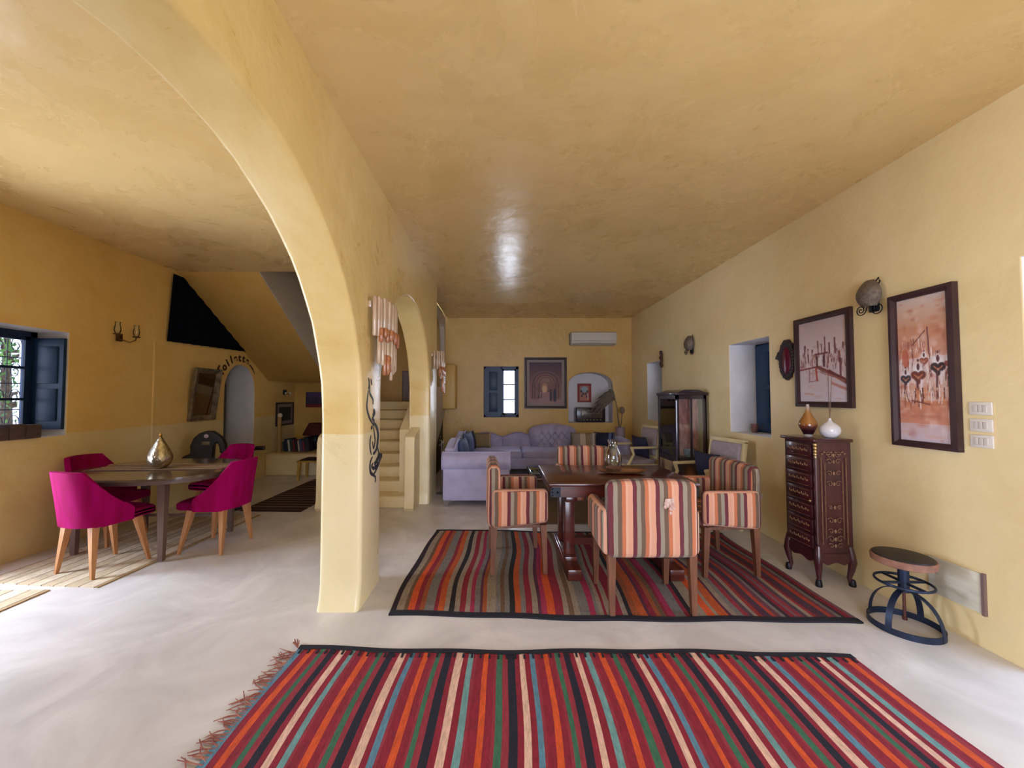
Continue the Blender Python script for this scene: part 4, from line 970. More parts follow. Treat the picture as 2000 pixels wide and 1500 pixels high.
for p, w_ in (([(719, 762), (717, 780), (716, 795), (719, 810), (724, 822), (730, 832)], .012), ([(722, 752), (722, 768), (728, 780), (728, 790)], .010), ([(729, 800), (731, 806), (728, 812)], .020), ([(730, 812), (727, 818), (730, 822), (729, 830)], .012),
             ([(730, 826), (735, 834), (738, 848), (737, 862), (735, 876), (730, 886)], .020), ([(729, 834), (731, 850), (732, 862), (729, 876), (727, 862)], .010), ([(725, 832), (726, 838)], .018), ([(724, 850), (722, 866), (723, 880), (725, 888)], .010), ([(730, 882), (730, 888)], .022),
             ([(737, 874), (740, 886), (745, 889), (742, 896), (738, 908), (733, 920), (728, 928)], .014), ([(741, 890), (736, 898), (731, 908)], .018), ([(738, 894), (740, 886)], .02), ([(735, 900), (737, 908), (732, 912)], .014), ([(731, 902), (733, 914), (728, 912)], .012), ([(728, 904), (726, 912), (730, 918)], .010),
             ([(727, 892), (723, 902), (722, 914), (724, 924), (729, 928), (733, 932)], .014), ([(732, 928), (733, 936), (732, 942)], .010), ([(726, 906), (725, 914)], .008), ([(719, 738), (721, 748), (719, 760)], .010), ([(724, 740), (726, 752)], .008)):
    stroke(p, w_)
tag(cal.build('calligraphy', M_ink), 'black brushed calligraphy running down the side of the front pillar', 'wall writing')

# ================================================================== LEFT ROOM
M_cloth = pm('black_navy_cloth', (8, 8, 16), (12, 12, 24), 10, 1.0, spec=.1)
cu = MB(); top = lambda y: 3.06 - .655 * max(0, y - 5.13); n = 70; y0, y1 = 4.80 + .12, 6.47
vs = []; fs = []; R_ = 10
for i in range(n + 1):
    u = i / n; y = 4.985 + (6.47 - 4.985) * u; zt = min(3.07, 3.10 - .655 * max(0, y - 5.09)) - .01; zb = 2.165 + .045 * u; zt = max(zt, zb + .004)
    for j in range(R_ + 1):
        v = j / R_; z = zt + (zb - zt) * v
        yy = y - .07 * (1 - u) * v; vs.append((XL + .035 + .018 * math.sin(u * 62) * (.3 + .7 * v), yy, z))
for i in range(n):
    for j in range(R_): a = i * (R_ + 1) + j; fs.append((a, a + R_ + 1, a + R_ + 2, a + 1))
o = cu.add(vs, fs).build('dark_curtain', M_cloth, ang=80); md = o.modifiers.new('s', 'SOLIDIFY'); md.thickness = .006
tag(o, 'triangular black-blue curtain hanging under the sloping ceiling on the left wall', 'curtain')
# painted letters in an arc over the doorway
def letter_mesh(ch, size):
    cu_ = bpy.data.curves.new('letter', 'FONT'); cu_.body = ch; cu_.size = size; cu_.extrude = .002; cu_.align_x = 'CENTER'; cu_.offset = .006
    ob = bpy.data.objects.new('letter', cu_); COL.objects.link(ob); bpy.context.view_layer.update()
    me = bpy.data.meshes.new_from_object(ob); bpy.data.objects.remove(ob); return me
sg = thing('door_lettering', (XL, 6.37, 1.57), 'hand-painted dark lettering arching over the white doorway', 'wall writing', R90)
M_let = pm('dark_red_lettering', (62, 24, 14), None, 5, .6)
word = 'Toilette'
for k, ch in enumerate(word):
    a = math.radians(150 - k * 11.5); me = letter_mesh(ch, .17 if k else .22); me.materials.clear(); me.materials.append(M_let)
    o = bpy.data.objects.new('letter', me); COL.objects.link(o); o.parent = sg; r = .47
    o.location = (r * .95 * math.cos(a), -.004, r * math.sin(a)); o.rotation_euler = (R90, -(a - PI / 2), 0)
m = MB(); m.tube([(.47 * .95 * math.cos(math.radians(a)), -.003, .03 + .47 * math.sin(math.radians(a))) for a in range(60, 28, -4)], [.004, .009, .011, .011, .010, .008, .006, .004], 6, flat=(1, 1)); m.build('flourish', M_let, sg)
# saddle-like ornament on a low pedestal
M_blk = pm('black_worn_leather', (16, 12, 14), (26, 18, 20), 12, .5)
sd = thing('saddle_ornament', (-3.93, 5.22, 0), 'black arched leather saddle with a pale medallion on a pedestal by the left wall', 'saddle', math.radians(25))
MB().cyl((0, 0, 0), (0, 0, .03), .16, .15, 20).cyl((0, 0, .03), (0, 0, .50), .035, .035, 12).build('pedestal', M_blk, sd)
sdl = [(-.12, .615), (-.19, .60), (-.27, .61), (-.28, .645), (-.24, .675), (-.18, .70), (-.185, .80), (-.15, .90), (-.09, .965), (-.02, .99), (.06, .985), (.11, .945), (.165, .89), (.20, .81), (.215, .70), (.19, .675), (.14, .69), (.135, .77), (.105, .835), (.075, .80), (.07, .70), (.065, .60), (.04, .52), (-.05, .51), (-.08, .56)]
o = MB().prism(sdl, fY, -.07, .07).build('saddle_body', M_blk, sd, ang=50); md = o.modifiers.new('b', 'BEVEL'); md.width = .025; md.segments = 3; md.limit_method = 'ANGLE'; md.angle_limit = math.radians(50)
MB().rbox((-.01, -.082, .83), (.09, .02, .05), .008, 2).build('buckle', pm('old_brass', (110, 96, 70), None, 10, .5, metal=.4), sd)
m = MB(); m.lathe([(.001, 0), (.026, 0), (.026, .006), (.018, .010), (.001, .010)], 20); o = m.build('medallion', pm('pale_medallion', (170, 150, 160), None, 5, .4), sd); o.location = (-.01, -.072, .925); o.rotation_euler = (R90, 0, 0)
iv = thing('string_instrument', (-3.42, 5.02, 0), 'dark long-necked instrument whose head shows behind the farthest magenta chair', 'instrument', 0)
MB().cyl((0, 0, 0), (0, 0, .02), .10, .09, 16).cyl((0, 0, .02), (0, 0, .60), .012, .012, 8).build('stand', M_iron, iv)
MB().sph((-.04, 0, .66), (.17, .06, .11), 16).build('body', M_blk, iv)
m = MB(); m.tube([(.08, 0, .70), (.24, 0, .765), (.27, 0, .78)], [.022, .014, .016], 8); m.build('neck', M_blk, iv)
m = MB(); m.rbox((.315, 0, .785), (.13, .04, .055), .022, 3)
for k in range(3): m.cyl((.28 + k * .035, -.035, .785), (.28 + k * .035, .035, .785), .006, .006, 6)
m.build('headstock', M_blk, iv)

# ledge objects
LZ = .4005
ld = thing('table_lamp', (-3.70, 7.76, LZ), 'table lamp with a dark red shade on the plaster ledge', 'table lamp')
MB().lathe([(.075, 0), (.08, .02), (.04, .05), (.06, .1), (.10, .17), (.09, .24), (.03, .30), (.02, .36)], 20).build('lamp_base', M_blk, ld)
MB().lathe([(.22, .29), (.23, .30), (.12, .52), (.115, .52), (.215, .30), (.22, .29)], 24).build('lamp_shade', pm('dark_red_shade', (84, 26, 24), (70, 22, 20), 10, .8), ld)
bc = [(40, 46, 60), (30, 40, 60), (190, 180, 160), (40, 60, 56), (120, 34, 36), (30, 30, 40), (176, 160, 140), (60, 66, 90), (110, 40, 44), (34, 34, 44)]
bl = ['thin dark grey book at the left end of the row on the ledge', 'navy book second from the left on the ledge', 'cream-spined book on the ledge', 'dark green book on the ledge', 'dark red book between green and black books on the ledge', 'black book in the middle of the ledge row', 'pale beige-spined book on the ledge', 'blue-grey book on the ledge', 'maroon book near the right end of the ledge row', 'blackish book at the right end of the row, next to the lamp']
x = -4.10
for k, c in enumerate(bc):
    wd = [.035, .05, .03, .045, .03, .05, .025, .05, .035, .08][k]; hh = [.19, .24, .22, .25, .22, .2, .21, .24, .2, .28][k]
    t = thing('book', (x + wd / 2, 7.42, LZ), bl[k], 'book', 0, 'books on the plaster ledge'); t.rotation_euler = (0, math.radians(-7), 0); t.location.z += .012
    mt = pm('book_cover_%s' % ['ash', 'navy', 'cream', 'green', 'red', 'black', 'beige', 'slate', 'maroon', 'coal'][k], c, None, 5, .6)
    sp_ = MB(); sp_.b2((-wd / 2, -.08, 0), (-wd / 2 + .004, .08, hh)).b2((wd / 2 - .004, -.08, 0), (wd / 2, .08, hh)).b2((-wd / 2, -.084, 0), (wd / 2, -.078, hh)); sp_.build('cover', mt, t)
    MB().b2((-wd / 2 + .004, -.078, .003), (wd / 2 - .004, .075, hh - .004)).build('pages', MATS.get('paper') or pm('paper', (206, 196, 170), None, 5, .9), t)
    x += wd + .008
cn = thing('pale_post_lamp', (-4.16, 7.30, LZ), 'tall pale cylindrical post with a round white head on the ledge', 'post')
MB().cyl((0, 0, 0), (0, 0, .045), .05, .05, 16).cyl((0, 0, .045), (0, 0, .66), .036, .036, 16).build('post', pm('pale_wood_post', (170, 136, 84), None, 10, .6), cn)
MB().sph((0.01, 0, .70), .045).build('head', pm('white_ceramic', (214, 200, 176), None, 5, .4), cn)
ts = thing('candle_sconce', (XL, 7.70, 1.52), 'small dark two-light wall lamp above the print over the book ledge', 'wall lamp', R90)
MB().rbox((0, -.01, .02), (.12, .02, .10), .008, 2).tube([(0, -.02, 0), (-.06, -.06, -.02), (-.08, -.07, 0)], .006, 6).tube([(0, -.02, 0), (.06, -.06, -.02), (.08, -.07, 0)], .006, 6).build('arms', M_iron, ts)
for s in (-.08, .08): MB().sph((s, -.07, .0), (.02, .02, .025), 8).build('bulb', MATS['white_ceramic'], ts)
ys = thing('yellow_stool', (-3.28, 6.86, 0), 'small ochre-yellow wooden stool by the plaster ledge', 'stool')
M_yel = pm('ochre_painted_wood', (196, 150, 66), (180, 136, 56), 8, .5)
MB().rbox((0, 0, .325), (.46, .36, .03), .008, 2).build('seat', M_yel, ys)
MB().rbox((.02, .0, .352), (.40, .30, .022), .01, 2).build('woven_top', pm('dark_weave', (52, 26, 26), None, 40, .9, bump=.5), ys)
for sx, sy in ((-1, -1), (1, -1), (-1, 1), (1, 1)): MB().taper((sx * .19, sy * .14, .31), (sx * .205, sy * .155, 0), (.05, .04), (.035, .03)).build('leg', M_yel, ys)

# crates of old wood on the left sill
M_old = pm('weathered_wood', (92, 72, 66), (66, 50, 48), 6, .8, bump=.4, stretch=(1, 1, 5))
for k, (ya, yb, hh, lb) in enumerate(((3.22, 3.36, .115, 'weathered wooden block at the left on the window sill'), (3.365, 3.48, .135, 'middle weathered wooden block on the left window sill'), (3.485, 3.60, .125, 'weathered wooden block nearest the open shutter on the left window sill'))):
    t = thing('wooden_block', (XL - .03, (ya + yb) / 2, WH[0] + .0405), lb, 'wooden block', 0, 'wooden blocks on the left window sill')
    MB().rbox((.0, 0, hh / 2), (.13, yb - ya, hh), .010, 2).build('block', M_old, t)
# cups on the sills
M_cop = pm('copper_glass', (150, 100, 84), (110, 84, 96), 12, .25, metal=.5)
t = thing('copper_cup', (XR + .20, 4.53, WH[0] + .001), 'small copper-coloured cup on the sill of the nearer right window', 'cup')
MB().lathe([(.03, 0), (.034, .01), (.04, .10), (.037, .10), (.031, .012), (.001, .012)], 20).build('cup_body', M_cop, t)
t = thing('small_ornament', (.11, YB_ + .12, 1.0215), 'tiny dark ornament on the sill of the back window', 'ornament')
MB().lathe([(.03, 0), (.035, .01), (.015, .03), (.03, .06), (.02, .085), (.001, .09)], 14).build('ornament_body', M_dkwood, t)

# ================================================================== LOUNGE AT THE BACK
M_vel = pm('taupe_velvet', (182, 174, 204), (164, 154, 184), 5, .7, sheen=1, bump=.15, bscale=6)
_b = [n for n in M_vel.node_tree.nodes if n.type == 'BSDF_PRINCIPLED'][0]; _b.inputs['Sheen Tint'].default_value = (.62, .66, 1, 1); _b.inputs['Sheen Roughness'].default_value = .5
M_sleg = pm('dull_silver_wood', (128, 116, 108), (100, 90, 84), 10, .45, metal=.3)
so = thing('corner_sofa', (0, .04, 0), 'large taupe velvet corner sofa with a scalloped and tufted back', 'sofa')
m = MB(); m.rbox((-.30, 6.50, .23), (.88, 2.76, .20), .02, 2).rbox((1.24, 7.48, .23), (2.24, .90, .20), .02, 2); m.build('frame', M_vel, so)
MB().rbox((-.24, 6.18, .385), (.76, 2.0, .13), .05, 4).build('seat_cushion', M_vel, so)
for x0, x1 in ((-.62, .42), (.43, 1.38), (1.39, 2.30)): MB().rbox(((x0 + x1) / 2, 7.42, .385), (x1 - x0 - .005, .80, .13), .045, 4).build('seat_cushion', M_vel, so)
# near arm, rolled
m = MB()
m.rbox((-.303, 5.13, .30), (.885, .12, .44), .02, 3); m.build('arm', M_vel, so)
prof = []
m = MB(); cy, cz, rr = 5.135, .595, .118
pr = [(cy + rr * 1.12 * math.cos(a), cz + rr * math.sin(a)) for a in [2 * PI * k / 28 for k in range(28)]]
bmx = bmesh.new(); m2 = MB().prism(pr, fX(), -.748, .142); 
m2.build('arm_roll', M_vel, so)
for x in (-.748, .142):
    MB().tube([(x, cy + rr * 1.12 * math.cos(a), cz + rr * math.sin(a)) for a in [2 * PI * k / 28 for k in range(28)]], .010, 6, closed=True).build('piping', M_vel, so)
MB().rbox((-.303, 5.062, .515), (.89, .012, .02), .004, 2).build('seam_welt', M_vel, so)
# right arm
MB().rbox((2.36, 7.45, .42), (.13, .86, .50), .05, 4).build('arm', M_vel, so)
# side back along the arcade wall
def hump_panel(name, axis, u0, u1, base, hz, rise, d0, d1, mat, parent, n=24):
    P_ = [(u0, base), (u1, base)]; 
    for k in range(n + 1): u = u1 - (u1 - u0) * k / n; q = (u - u0) / (u1 - u0); P_.append((u, hz + rise * math.sin(PI * q) ** 1.3))
    m = MB().prism(P_, fY if axis == 'Y' else fX(), d0, d1); o = m.build(name, mat, parent, ang=60)
    md = o.modifiers.new('b', 'BEVEL'); md.width = .02; md.segments = 3; md.limit_method = 'ANGLE'; md.angle_limit = math.radians(50)
    top = [(u, z) for (u, z) in P_[2:]]; tp = [((fY if axis == 'Y' else fX())(u, z + .004, d0)) for u, z in top]
    MB().tube(tp, .013, 6).build('piping', M_pip, o)
    return o
M_pip = pm('lilac_piping', (160, 148, 170), None, 5, .5, sheen=.5)
hump_panel('backrest', 'X', 5.22, 6.4, .3, .74, .08, -.62, -.745, M_vel, so); hump_panel('backrest', 'X', 6.4, 7.6, .3, .74, .08, -.62, -.745, M_vel, so)
for u0, u1, hz, rs_ in ((-.62, .07, .635, .09), (.07, .70, .635, .09), (1.44, 1.98, .61, .09), (1.98, 2.32, .58, .07)):
    hump_panel('backrest', 'Y', u0, u1, .3, hz, rs_, 7.80, 7.95, M_vel, so)
# tufted centre panel, fanning out to a carved crest
n, mm = 40, 30; vs = []; fs = []
bt = []
for r_ in range(4):
    for c_ in range(5): bt.append(((c_ - 2) * .135 + (.067 if r_ % 2 else 0) - .03, .48 + r_ * .088))
def tuft(u, v):
    wv = 0
    for bx, bz in bt: d = math.hypot((u - bx) / .045, (v - bz) / .045); wv += math.exp(-d * d)
    return .035 * wv
def cpx(s_, z): return s_ * (.30 + .12 * (z - .42) / .45)
for i in range(n + 1):
    s_ = -1 + 2 * i / n; zt = .73 + .075 * math.cos(s_ * PI / 2) ** .8
    for j in range(mm + 1):
        z = .42 + (zt - .42) * j / mm; x = cpx(s_, z); e = min(1, (1 - abs(s_)) * 6, (mm - j) / 4)
        vs.append((1.07 + x, 7.74 + .06 * (1 - max(0, e)) ** 2 + tuft(x, z), z))
for i in range(n):
    for j in range(mm): a = i * (mm + 1) + j; fs.append((a, a + mm + 1, a + mm + 2, a + 1))
tp = MB().add(vs, fs).build('tufted_backrest', M_vel, so, ang=80); md = tp.modifiers.new('s', 'SOLIDIFY'); md.thickness = .12; md.offset = -1
m = MB()
for bx, bz in bt:
    if abs(bx) < .3: m.sph((1.07 + bx, 7.765, bz), (.011, .008, .011), 8)
m.build('buttons', M_vel, tp)
m = MB(); cr_ = [(1.07 + cpx(s_ / 10, .84) * 1.0, 7.76, .74 + .08 * math.cos(s_ / 10 * PI / 2)) for s_ in range(-10, 11)]
m.tube(cr_, .018, 8)
for k in range(-5, 6):
    s_ = k / 6; q = (1.07 + cpx(s_, .88), 7.76, .755 + .095 * math.cos(s_ * PI / 2)); m.sph(q, (.03, .018, .024 if k % 2 else .032), 8)
m.sph((1.07, 7.76, .875), (.04, .02, .035), 8); m.build('crest', pm('carved_dull_wood', (92, 76, 66), (74, 60, 52), 14, .5), so)
for x, y in ((-.69, 5.12), (.08, 5.12), (-.69, 7.6), (.1, 7.1), (2.3, 7.1), (2.3, 7.8)):
    sgn = 1 if x < 0 else -1
    m = MB().prism([(x - .05 * sgn, .13), (x - .045 * sgn, .04), (x - .03 * sgn, .0), (x + .01 * sgn, .0), (x + .025 * sgn, .05), (x + .08 * sgn, .085), (x + .16 * sgn, .10), (x + .17 * sgn, .13)], fY, y - .03, y + .03)
    m.build('foot', M_sleg, so)
# glass ornament finial standing behind the sofa's near corner: clear beads on a lamp stem
gb = thing('glass_bead_lamp', (-.86, 5.78, 0), 'slim stem of clear glass beads rising beside the left back corner of the sofa', 'ornament')
MB().cyl((0, 0, 0), (0, 0, .02), .08, .08, 20).cyl((0, 0, .02), (0, 0, .80), .012, .012, 8).build('stem', M_sleg, gb)
for k, z in enumerate((.70, .735, .77, .80, .83, .855)): MB().sph((.02 * (-1) ** k, 0, z), .022 - .002 * k, 10).build('glass_bead', M_clear, gb)
# cushions
def cushion(loc, rot, wd, hh, th, mat, label, stripes=None, mats=None):
    t = thing('cushion', loc, label, 'cushion', 0, 'cushions on the corner sofa'); t.rotation_euler = rot
    n = 14; vs = []; fs = []
    for sd_ in (0, 1):
        for i in range(n + 1):
            for j in range(n + 1):
                u, v = -1 + 2 * i / n, -1 + 2 * j / n; q = ((1 - u ** 2) * (1 - v ** 2)) ** .45
                pin = 1 - .05 * (1 - abs(u * v)) * (abs(u) > .0)
                vs.append((u * wd / 2 * (1 - .07 * (1 - v * v)), (-1 if sd_ == 0 else 1) * th / 2 * q, hh / 2 + v * hh / 2 * (1 - .07 * (1 - u * u))))
    K = (n + 1) ** 2; mi = []
    m = MB(); m.v = [tuple(x) for x in vs]
    for sd_ in (0, 1):
        for i in range(n):
            for j in range(n):
                a = sd_ * K + i * (n + 1) + j; m.f.append((a, a + n + 1, a + n + 2, a + 1)); m.m.append((stripes[i % len(stripes)] if stripes else 0)); m.c.append(None)
    m.build('cushion_cover', mats or mat, t, weld=True, ang=120)
    return t
M_blc = pm('steel_blue_velvet', (92, 108, 146), (78, 92, 130), 5, .7, sheen=.5); M_navy = pm('navy_fabric', (34, 36, 66), (28, 28, 52), 8, .8)
M_bge = pm('beige_linen', (150, 128, 92), (138, 116, 82), 40, .9); M_crm = pm('cream_linen', (198, 184, 164), None, 40, .9); M_gst = pm('grey_linen', (150, 140, 128), None, 30, .9)
cushion((-.52, 5.95, .45), (math.radians(-8), 0, math.radians(84)), .44, .36, .15, M_blc, 'steel-blue cushion nearest the rolled arm, leaning on the left back of the sofa')
cushion((-.50, 6.62, .45), (math.radians(-8), 0, math.radians(80)), .48, .40, .16, M_blc, 'larger blue cushion behind the first one on the left part of the sofa')
cushion((-.50, 7.22, .45), (math.radians(-10), 0, math.radians(74)), .40, .36, .14, M_navy, 'black-navy cushion in the corner of the sofa')
cushion((-.34, 7.55, .45), (math.radians(-14), 0, math.radians(6)), .38, .30, .13, M_bge, 'beige cushion with a cream edge on the back part of the sofa', [0, 0, 0, 0, 0, 0, 0, 0, 0, 0, 0, 0, 0, 1], [M_bge, M_crm])
cushion((1.62, 7.40, .45), (math.radians(-16), 0, math.radians(-6)), .50, .32, .14, M_gst, 'grey, cream and olive striped cushion on the right half of the sofa', [0, 0, 0, 0, 0, 1, 1, 1, 2, 2, 2, 0, 1, 0], [M_gst, M_crm, M_bge])
cushion((2.04, 7.50, .45), (math.radians(-16), 0, math.radians(-16)), .40, .32, .14, M_navy, 'navy cushion beside the striped one on the sofa', [0, 0, 0, 0, 0, 0, 0, 0, 0, 0, 1, 1, 0, 1], [M_navy, M_blc])
# coffee table with a teal glass top
ct = thing('coffee_table', (.98, 5.55, .0185), 'low dark coffee table with a teal glass top in front of the sofa', 'coffee table')
MB().rbox((0, 0, .40), (1.1, .74, .018), .005, 2).build('glass_top', M_teal, ct)
m = MB()
for a, b_ in (((-.56, -.38), (.56, -.33)), ((-.56, .33), (.56, .38)), ((-.56, -.33), (-.51, .33)), ((.51, -.33), (.56, .33))): m.b2((a[0], a[1], .34), (b_[0], b_[1], .388))
m.build('frame', M_dkwood, ct)
for sx in (-1, 1):
    for sy in (-1, 1): MB().taper((sx * .52, sy * .34, .34), (sx * .52, sy * .34, 0), (.06, .06), (.04, .04)).build('leg', M_dkwood, ct)

# cream wooden armchairs
M_crw = pm('cream_painted_wood', (214, 196, 152), (202, 182, 136), 8, .45); M_lil = pm('lilac_grey_fabric', (164, 150, 156), (150, 136, 144), 20, .85, sheen=.2)
def open_armchair(loc, rz, label):
    t = thing('open_armchair', loc, label, 'armchair', rz, 'cream wooden armchairs by the glass cabinet')   # faces +y
    m = MB()
    for a, b_ in (((-.27, -.25, .345), (.27, -.20, .41)), ((-.27, .22, .345), (.27, .27, .41)), ((-.28, -.25, .345), (-.23, .27, .41)), ((.23, -.25, .345), (.28, .27, .41))): m.b2(a, b_)
    m.build('seat_frame', M_crw, t)
    MB().rbox((0, .01, .435), (.50, .48, .09), .035, 4).build('seat', M_lil, t)
    R_ = Euler((math.radians(8), 0, 0)).to_matrix()
    m = MB(); b0 = Vector((0, -.25, .50))
    for c, d in (((-.245, 0, .22), (.05, .045, .50)), ((.245, 0, .22), (.05, .045, .50)), ((0, 0, .455), (.54, .045, .05)), ((0, 0, .0), (.54, .045, .05))): m.rbox(b0 + R_ @ Vector(c), d, .012, 2, rot=R_)
    m.build('back_frame', M_crw, t)
    MB().rbox(b0 + R_ @ Vector((0, .01, .228)), (.44, .065, .41), .025, 4, rot=R_).build('backrest', M_lil, t)
    for s in (-1, 1):
        m = MB(); m.rbox((s * .27, -.03, .66), (.05, .46, .035), .012, 3)
        m.tube([(s * .265, .24, .40), (s * .275, .20, .48), (s * .27, .15, .56), (s * .27, .18, .65)], [.028, .022, .020, .024], 8); m.build('arm', M_crw, t)
    for sx, sy in ((-1, -1), (1, -1), (-1, 1), (1, 1)): MB().taper((sx * .24, sy * .225, .36), (sx * .245, sy * .24, 0), (.055, .055), (.03, .03)).build('leg', M_crw, t)
    return t
oa = open_armchair((2.13, 6.12, .019), math.radians(100), 'cream wooden armchair with lilac upholstery behind the glass cabinet')
bpy.context.view_layer.update()
dup(oa, (2.33, 4.40, .001), math.radians(100), 'cream wooden armchair with lilac back between the glass cabinet and the striped armchair')
for loc, rz, lb in (((2.27, 6.14, .492), 100, 'navy cushion on the farther cream armchair'), ((2.42, 4.42, .482), 100, 'dark navy cushion on the nearer cream armchair')):
    c = cushion(loc, (math.radians(-10), 0, math.radians(rz)), .42, .34, .14, M_navy, lb); c['group'] = 'navy cushions on the cream armchairs'

# glass cabinet: local front = -x
vx0, vx1, vy0, vy1 = 2.36, 2.76, 5.13, 5.72
vt = thing('glass_cabinet', ((vx0 + vx1) / 2, (vy0 + vy1) / 2, 0), 'tall dark glass-fronted cabinet with painted lower panels by the right wall', 'display cabinet')
hx, hy = .20, .295; M_vw = pm('black_plum_wood', (46, 26, 38), (36, 20, 30), 5, .35, stretch=(6, 6, 1), coat=.4)
m = MB(); m.b2((hx - .012, -hy, .12), (hx, hy, 1.48)); m.b2((-hx, -hy, .12), (hx, hy, .16)); m.b2((-hx, -hy, .60), (hx, hy, .64)); m.b2((-hx, -hy, 1.42), (hx, hy, 1.47))
for x in (-hx, hx - .035):
    for y in (-hy, hy - .035): m.b2((x, y, .12), (x + .035, y + .035, 1.47))
m.b2((-hx + .006, -hy + .03, .16), (-hx + .014, hy - .03, .60)); m.b2((-hx + .03, -hy + .006, .16), (hx - .03, -hy + .014, .60))
m.build('carcass', M_vw, vt)
m = MB(); m.rbox((0, 0, 1.49), (2 * hx + .04, 2 * hy + .04, .04), .01, 2).prism([(-hx, 1.505), (-hx * .4, 1.545), (hx * .5, 1.545), (hx, 1.505)], fY, -hy, hy); m.build('cornice', M_vw, vt)
MB().b2((hx - .022, -hy + .04, .65), (hx - .013, hy - .04, 1.42)).build('mirror_lining', pm('painted_mirror_reflection', (196, 196, 150), None, 5, .3), vt)  # reflection of the room wall painted on as flat pale green
MB().b2((-hx + .05, -hy + .155, .65), (hx - .03, -hy + .16, 1.42)).build('lining', pm('red_brocade', (206, 136, 126), (150, 88, 88), 30, .8, stretch=(1, 1, .3)), vt)
MB().b2((-hx + .01, -hy + .035, .65), (-hx + .014, hy - .035, 1.42)).build('door_glass', M_clear, vt)
sg_ = MB().b2((-hx + .035, -hy + .01, .65), (hx - .035, -hy + .014, 1.42)).build('side_glass', M_clear, vt)
MB().b2((-.012, -hy + .002, .64), (.012, -hy + .02, 1.42)).build('glazing_bar', M_vw, vt)
MB().b2((-hx + .04, hy - .03, .65), (hx - .03, hy - .02, 1.42)).build('far_side_panel', M_vw, vt)
PV = Paint(36, 26, (60, 50, 44)); PV.vgrad(0, .6, (176, 140, 100), (120, 110, 96)); PV.vgrad(.6, 1, (50, 74, 74), (26, 34, 44)); PV.ell(.45, .45, .25, .25, (206, 170, 110), .8, .8); PV.ell(.2, .4, .15, .5, (70, 46, 34), .8, .6); PV.ell(.85, .4, .15, .5, (66, 44, 34), .8, .6)
PV.mesh('painted_panel', 2 * hy - .09, .38, lambda u, v: (-hx + .002, hy - .045 - u, .19 + v), M_pic, vt)
PV2 = Paint(30, 26, (56, 34, 28)); PV2.ell(.4, .5, .25, .45, (176, 104, 48), .8, .8); PV2.ell(.8, .5, .2, .5, (30, 26, 30), .7, .6)
PV2.mesh('painted_panel', 2 * hx - .09, .38, lambda u, v: (-hx + .045 + u, -hy + .002, .19 + v), M_pic, vt)
for sx in (-1, 1):
    for sy in (-1, 1): MB().tube([(sx * (hx - .03), sy * (hy - .03), .14), (sx * (hx - .015), sy * (hy - .015), .09), (sx * (hx - .03), sy * (hy - .03), .03), (sx * (hx - .02), sy * (hy - .02), 0)], [.032, .028, .018, .022], 8).build('leg', M_vw, vt)
MB().tube([(-hx, -hy, z) for z in (.2, .6, 1.0, 1.4)], .014, 8).build('corner_column', pm('shiny_dark_column', (70, 60, 84), None, 5, .15, coat=.8), vt)
M_chn = pm('blue_white_china', (206, 216, 230), (120, 150, 190), 26, .2, coat=.5)
for (x, y, lb) in ((2.48, 5.52, 'blue and white china cup on the left inside the glass cabinet'), (2.56, 5.215, 'blue and white china cup on the right inside the glass cabinet')):
    t = thing('china_cup', (x, y, .641), lb, 'cup', 0, 'china cups in the glass cabinet')
    MB().lathe([(.028, 0), (.045, .02), (.062, .07), (.065, .10), (.061, .10), (.057, .07), (.04, .025), (.001, .012)], 20).build('cup_body', M_chn, t)
    MB().tube([(.06, 0, .085), (.095, 0, .075), (.09, 0, .04), (.055, 0, .035)], .006, 6).build('handle', M_chn, t)

# air conditioner
M_ac = pm('white_plastic', (214, 206, 196), None, 5, .4)
ac = thing('air_conditioner', (1.96, YB_, 2.52), 'white split air conditioner high on the back wall', 'air conditioner')
pr = [(-.002, .0), (-.10, .0), (-.17, .035), (-.20, .09), (-.205, .2), (-.19, .265), (-.15, .28), (-.002, .28)]
m = MB().prism(pr, lambda u, v, d: (d, u, v), -.47, .47); o = m.build('casing', M_ac, ac); md = o.modifiers.new('b', 'BEVEL'); md.width = .012; md.segments = 3
MB().b2((-.44, -.192, .022), (.44, -.15, .034)).build('louvre', pm('grey_louvre', (150, 144, 138), None), ac)
MB().b2((-.44, -.208, .085), (.44, -.2, .09)).build('panel_seam', MATS['grey_louvre'], ac)
MB().b2((-.49, -.16, .03), (-.472, -.02, .25)).build('side_cap', MATS['grey_louvre'], ac)

# radio in the wall niche
rd = thing('vintage_radio', (1.94, YB_ + .17, .911), 'dark vintage radio with a lit-looking dial in the arched wall niche', 'radio')
MB().rbox((0, 0, .155), (.62, .24, .31), .02, 3).build('cabinet', M_vw, rd)
MB().rbox((.02, -.122, .18), (.44, .014, .17), .006, 2).build('dial', pm('brown_dial', (112, 92, 78), (90, 72, 62), 20, .3), rd)
MB().b2((-.17, -.131, .19), (.18, -.128, .196)).build('needle_line', M_crm, rd)
MB().b2((-.19, -.134, .15), (-.165, -.128, .23)).build('dial_window', M_ac, rd)
for k in range(6): MB().cyl((-.15 + k * .07, -.12, .055), (-.15 + k * .07, -.14, .055), .014, .014, 10).build('knob', M_gst, rd)
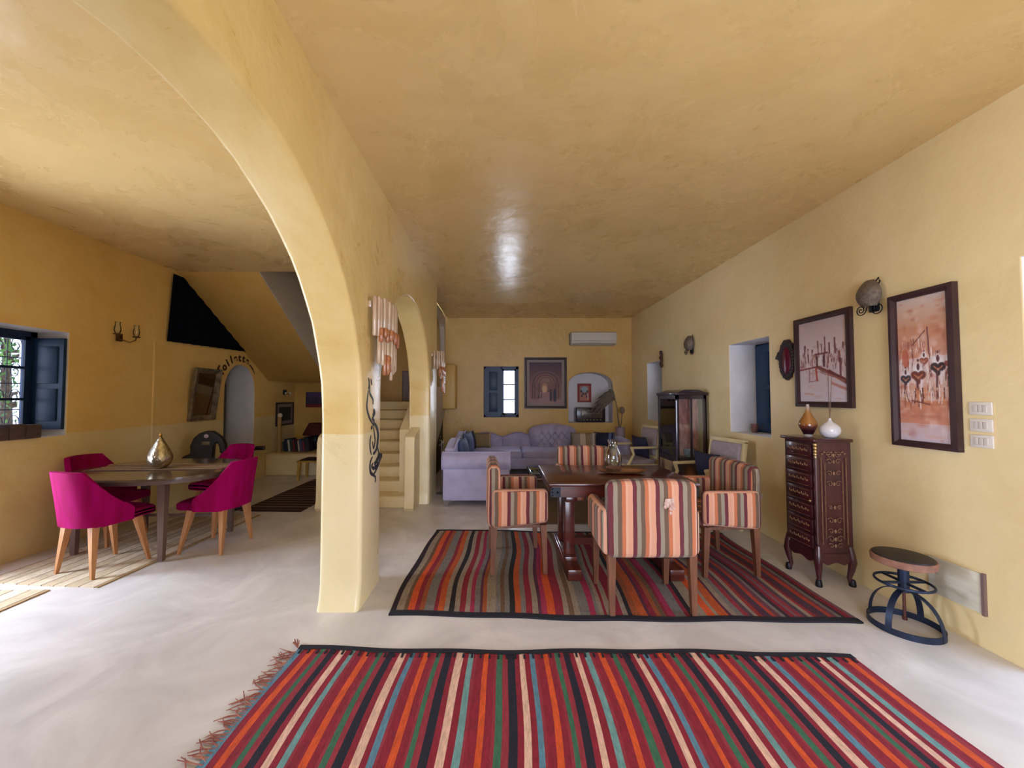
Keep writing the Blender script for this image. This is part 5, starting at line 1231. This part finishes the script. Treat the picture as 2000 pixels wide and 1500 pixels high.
# vase of dried palm on a slim stand in the right corner
pv = thing('floor_vase', (2.42, 7.72, 0), 'tall pale lilac vase on the floor behind the right end of the sofa', 'vase')
MB().lathe([(.10, 0), (.12, .03), (.115, .3), (.10, .6), (.085, .80), (.09, .84), (.084, .84), (.078, .8), (.078, .7)], 24).build('vase_body', pm('lilac_ceramic', (168, 148, 156), (156, 136, 146), 6, .4), pv)
pl = thing('dried_palm', (2.42, 7.72, .80), 'dried grey-brown palm leaf drooping out of the lilac floor vase', 'dried plant')
M_palm = pm('dry_palm', (122, 106, 92), (98, 84, 72), 20, .9)
MB().tube([(0, 0, -.05), (-.03, 0, .15), (-.06, -.01, .42), (-.12, -.03, .68), (-.20, -.05, .98)], [.012, .012, .010, .008, .004], 6).tube([(0, 0, -.05), (.03, 0, .2), (.05, .01, .36)], .008, 6).build('stem', M_palm, pl)
rnd = random.Random(11)
for k in range(22):
    a = math.radians(100 + 92 * k / 21); L_ = .48 + rnd.uniform(-.05, .05); c = Vector((-.10, -.03, .60)); vs = []; fs = []
    for q in range(7):
        u = q / 6; x = L_ * u * math.cos(a); z = L_ * u * math.sin(a) - .34 * u * u * (1 if a > 1.7 else .9); wv = .030 * math.sin(PI * (.08 + .9 * u)) + .002
        vs += [c + Vector((x, -.01 - .06 * u * math.sin(k), z + wv)), c + Vector((x, .0 - .06 * u * math.sin(k) + .006, z - wv)), c + Vector((x, -.004 - .06 * u * math.sin(k) + .01, z))]
    for q in range(6):
        b_ = 3 * q
        for u in range(3): fs.append((b_ + u, b_ + (u + 1) % 3, b_ + 3 + (u + 1) % 3, b_ + 3 + u))
    MB().add(vs, fs).build('leaflet', M_palm, pl)
MB().sph((.05, .01, .38), (.05, .04, .07), 8).build('bud', M_palm, pl)

# ================================================================== OUTSIDE
M_leaf = pm('green_leaves', (96, 140, 62), (60, 104, 50), 12, .7); M_bark = pm('bark', (96, 78, 64), (70, 56, 46), 20, .9)
for (x, y, lb, sd_) in ((-8.1, 6.3, 'leafy green tree outside the left window', 1),):
    t = thing('garden_tree', (x, y, -.3), lb, 'tree'); rnd = random.Random(sd_)
    m = MB(); m.tube([(0, 0, 0), (.05, 0, 1.0), (-.05, .05, 2.0), (0, 0, 3.0)], [.10, .08, .06, .03], 8)
    tips = []
    for k in range(14):
        a = rnd.uniform(0, 6.28); z = rnd.uniform(.8, 2.6); L_ = rnd.uniform(.7, 1.5); p1 = Vector((L_ * math.cos(a), L_ * math.sin(a), z + rnd.uniform(.1, .7))); m.tube([(0, 0, z), p1 * .5 + Vector((0, 0, z * .5)), p1], [.03, .02, .008], 5); tips += [p1, p1 * .7 + Vector((0, 0, z * .3))]
    m.build('trunk', M_bark, t)
    m = MB()
    for k in range(2600):
        c = rnd.choice(tips) + Vector((rnd.gauss(0, .28), rnd.gauss(0, .28), rnd.gauss(0, .26))); R_ = Euler((rnd.uniform(0, 6), rnd.uniform(0, 6), rnd.uniform(0, 6))).to_matrix(); L_ = rnd.uniform(.05, .10)
        m.add([c, c + R_ @ Vector((L_ * .5, L_ * .28, .01)), c + R_ @ Vector((L_, 0, 0)), c + R_ @ Vector((L_ * .5, -L_ * .28, .01))], [(0, 1, 2, 3)])
    tag(m.build('foliage', M_leaf, t), kind='stuff')
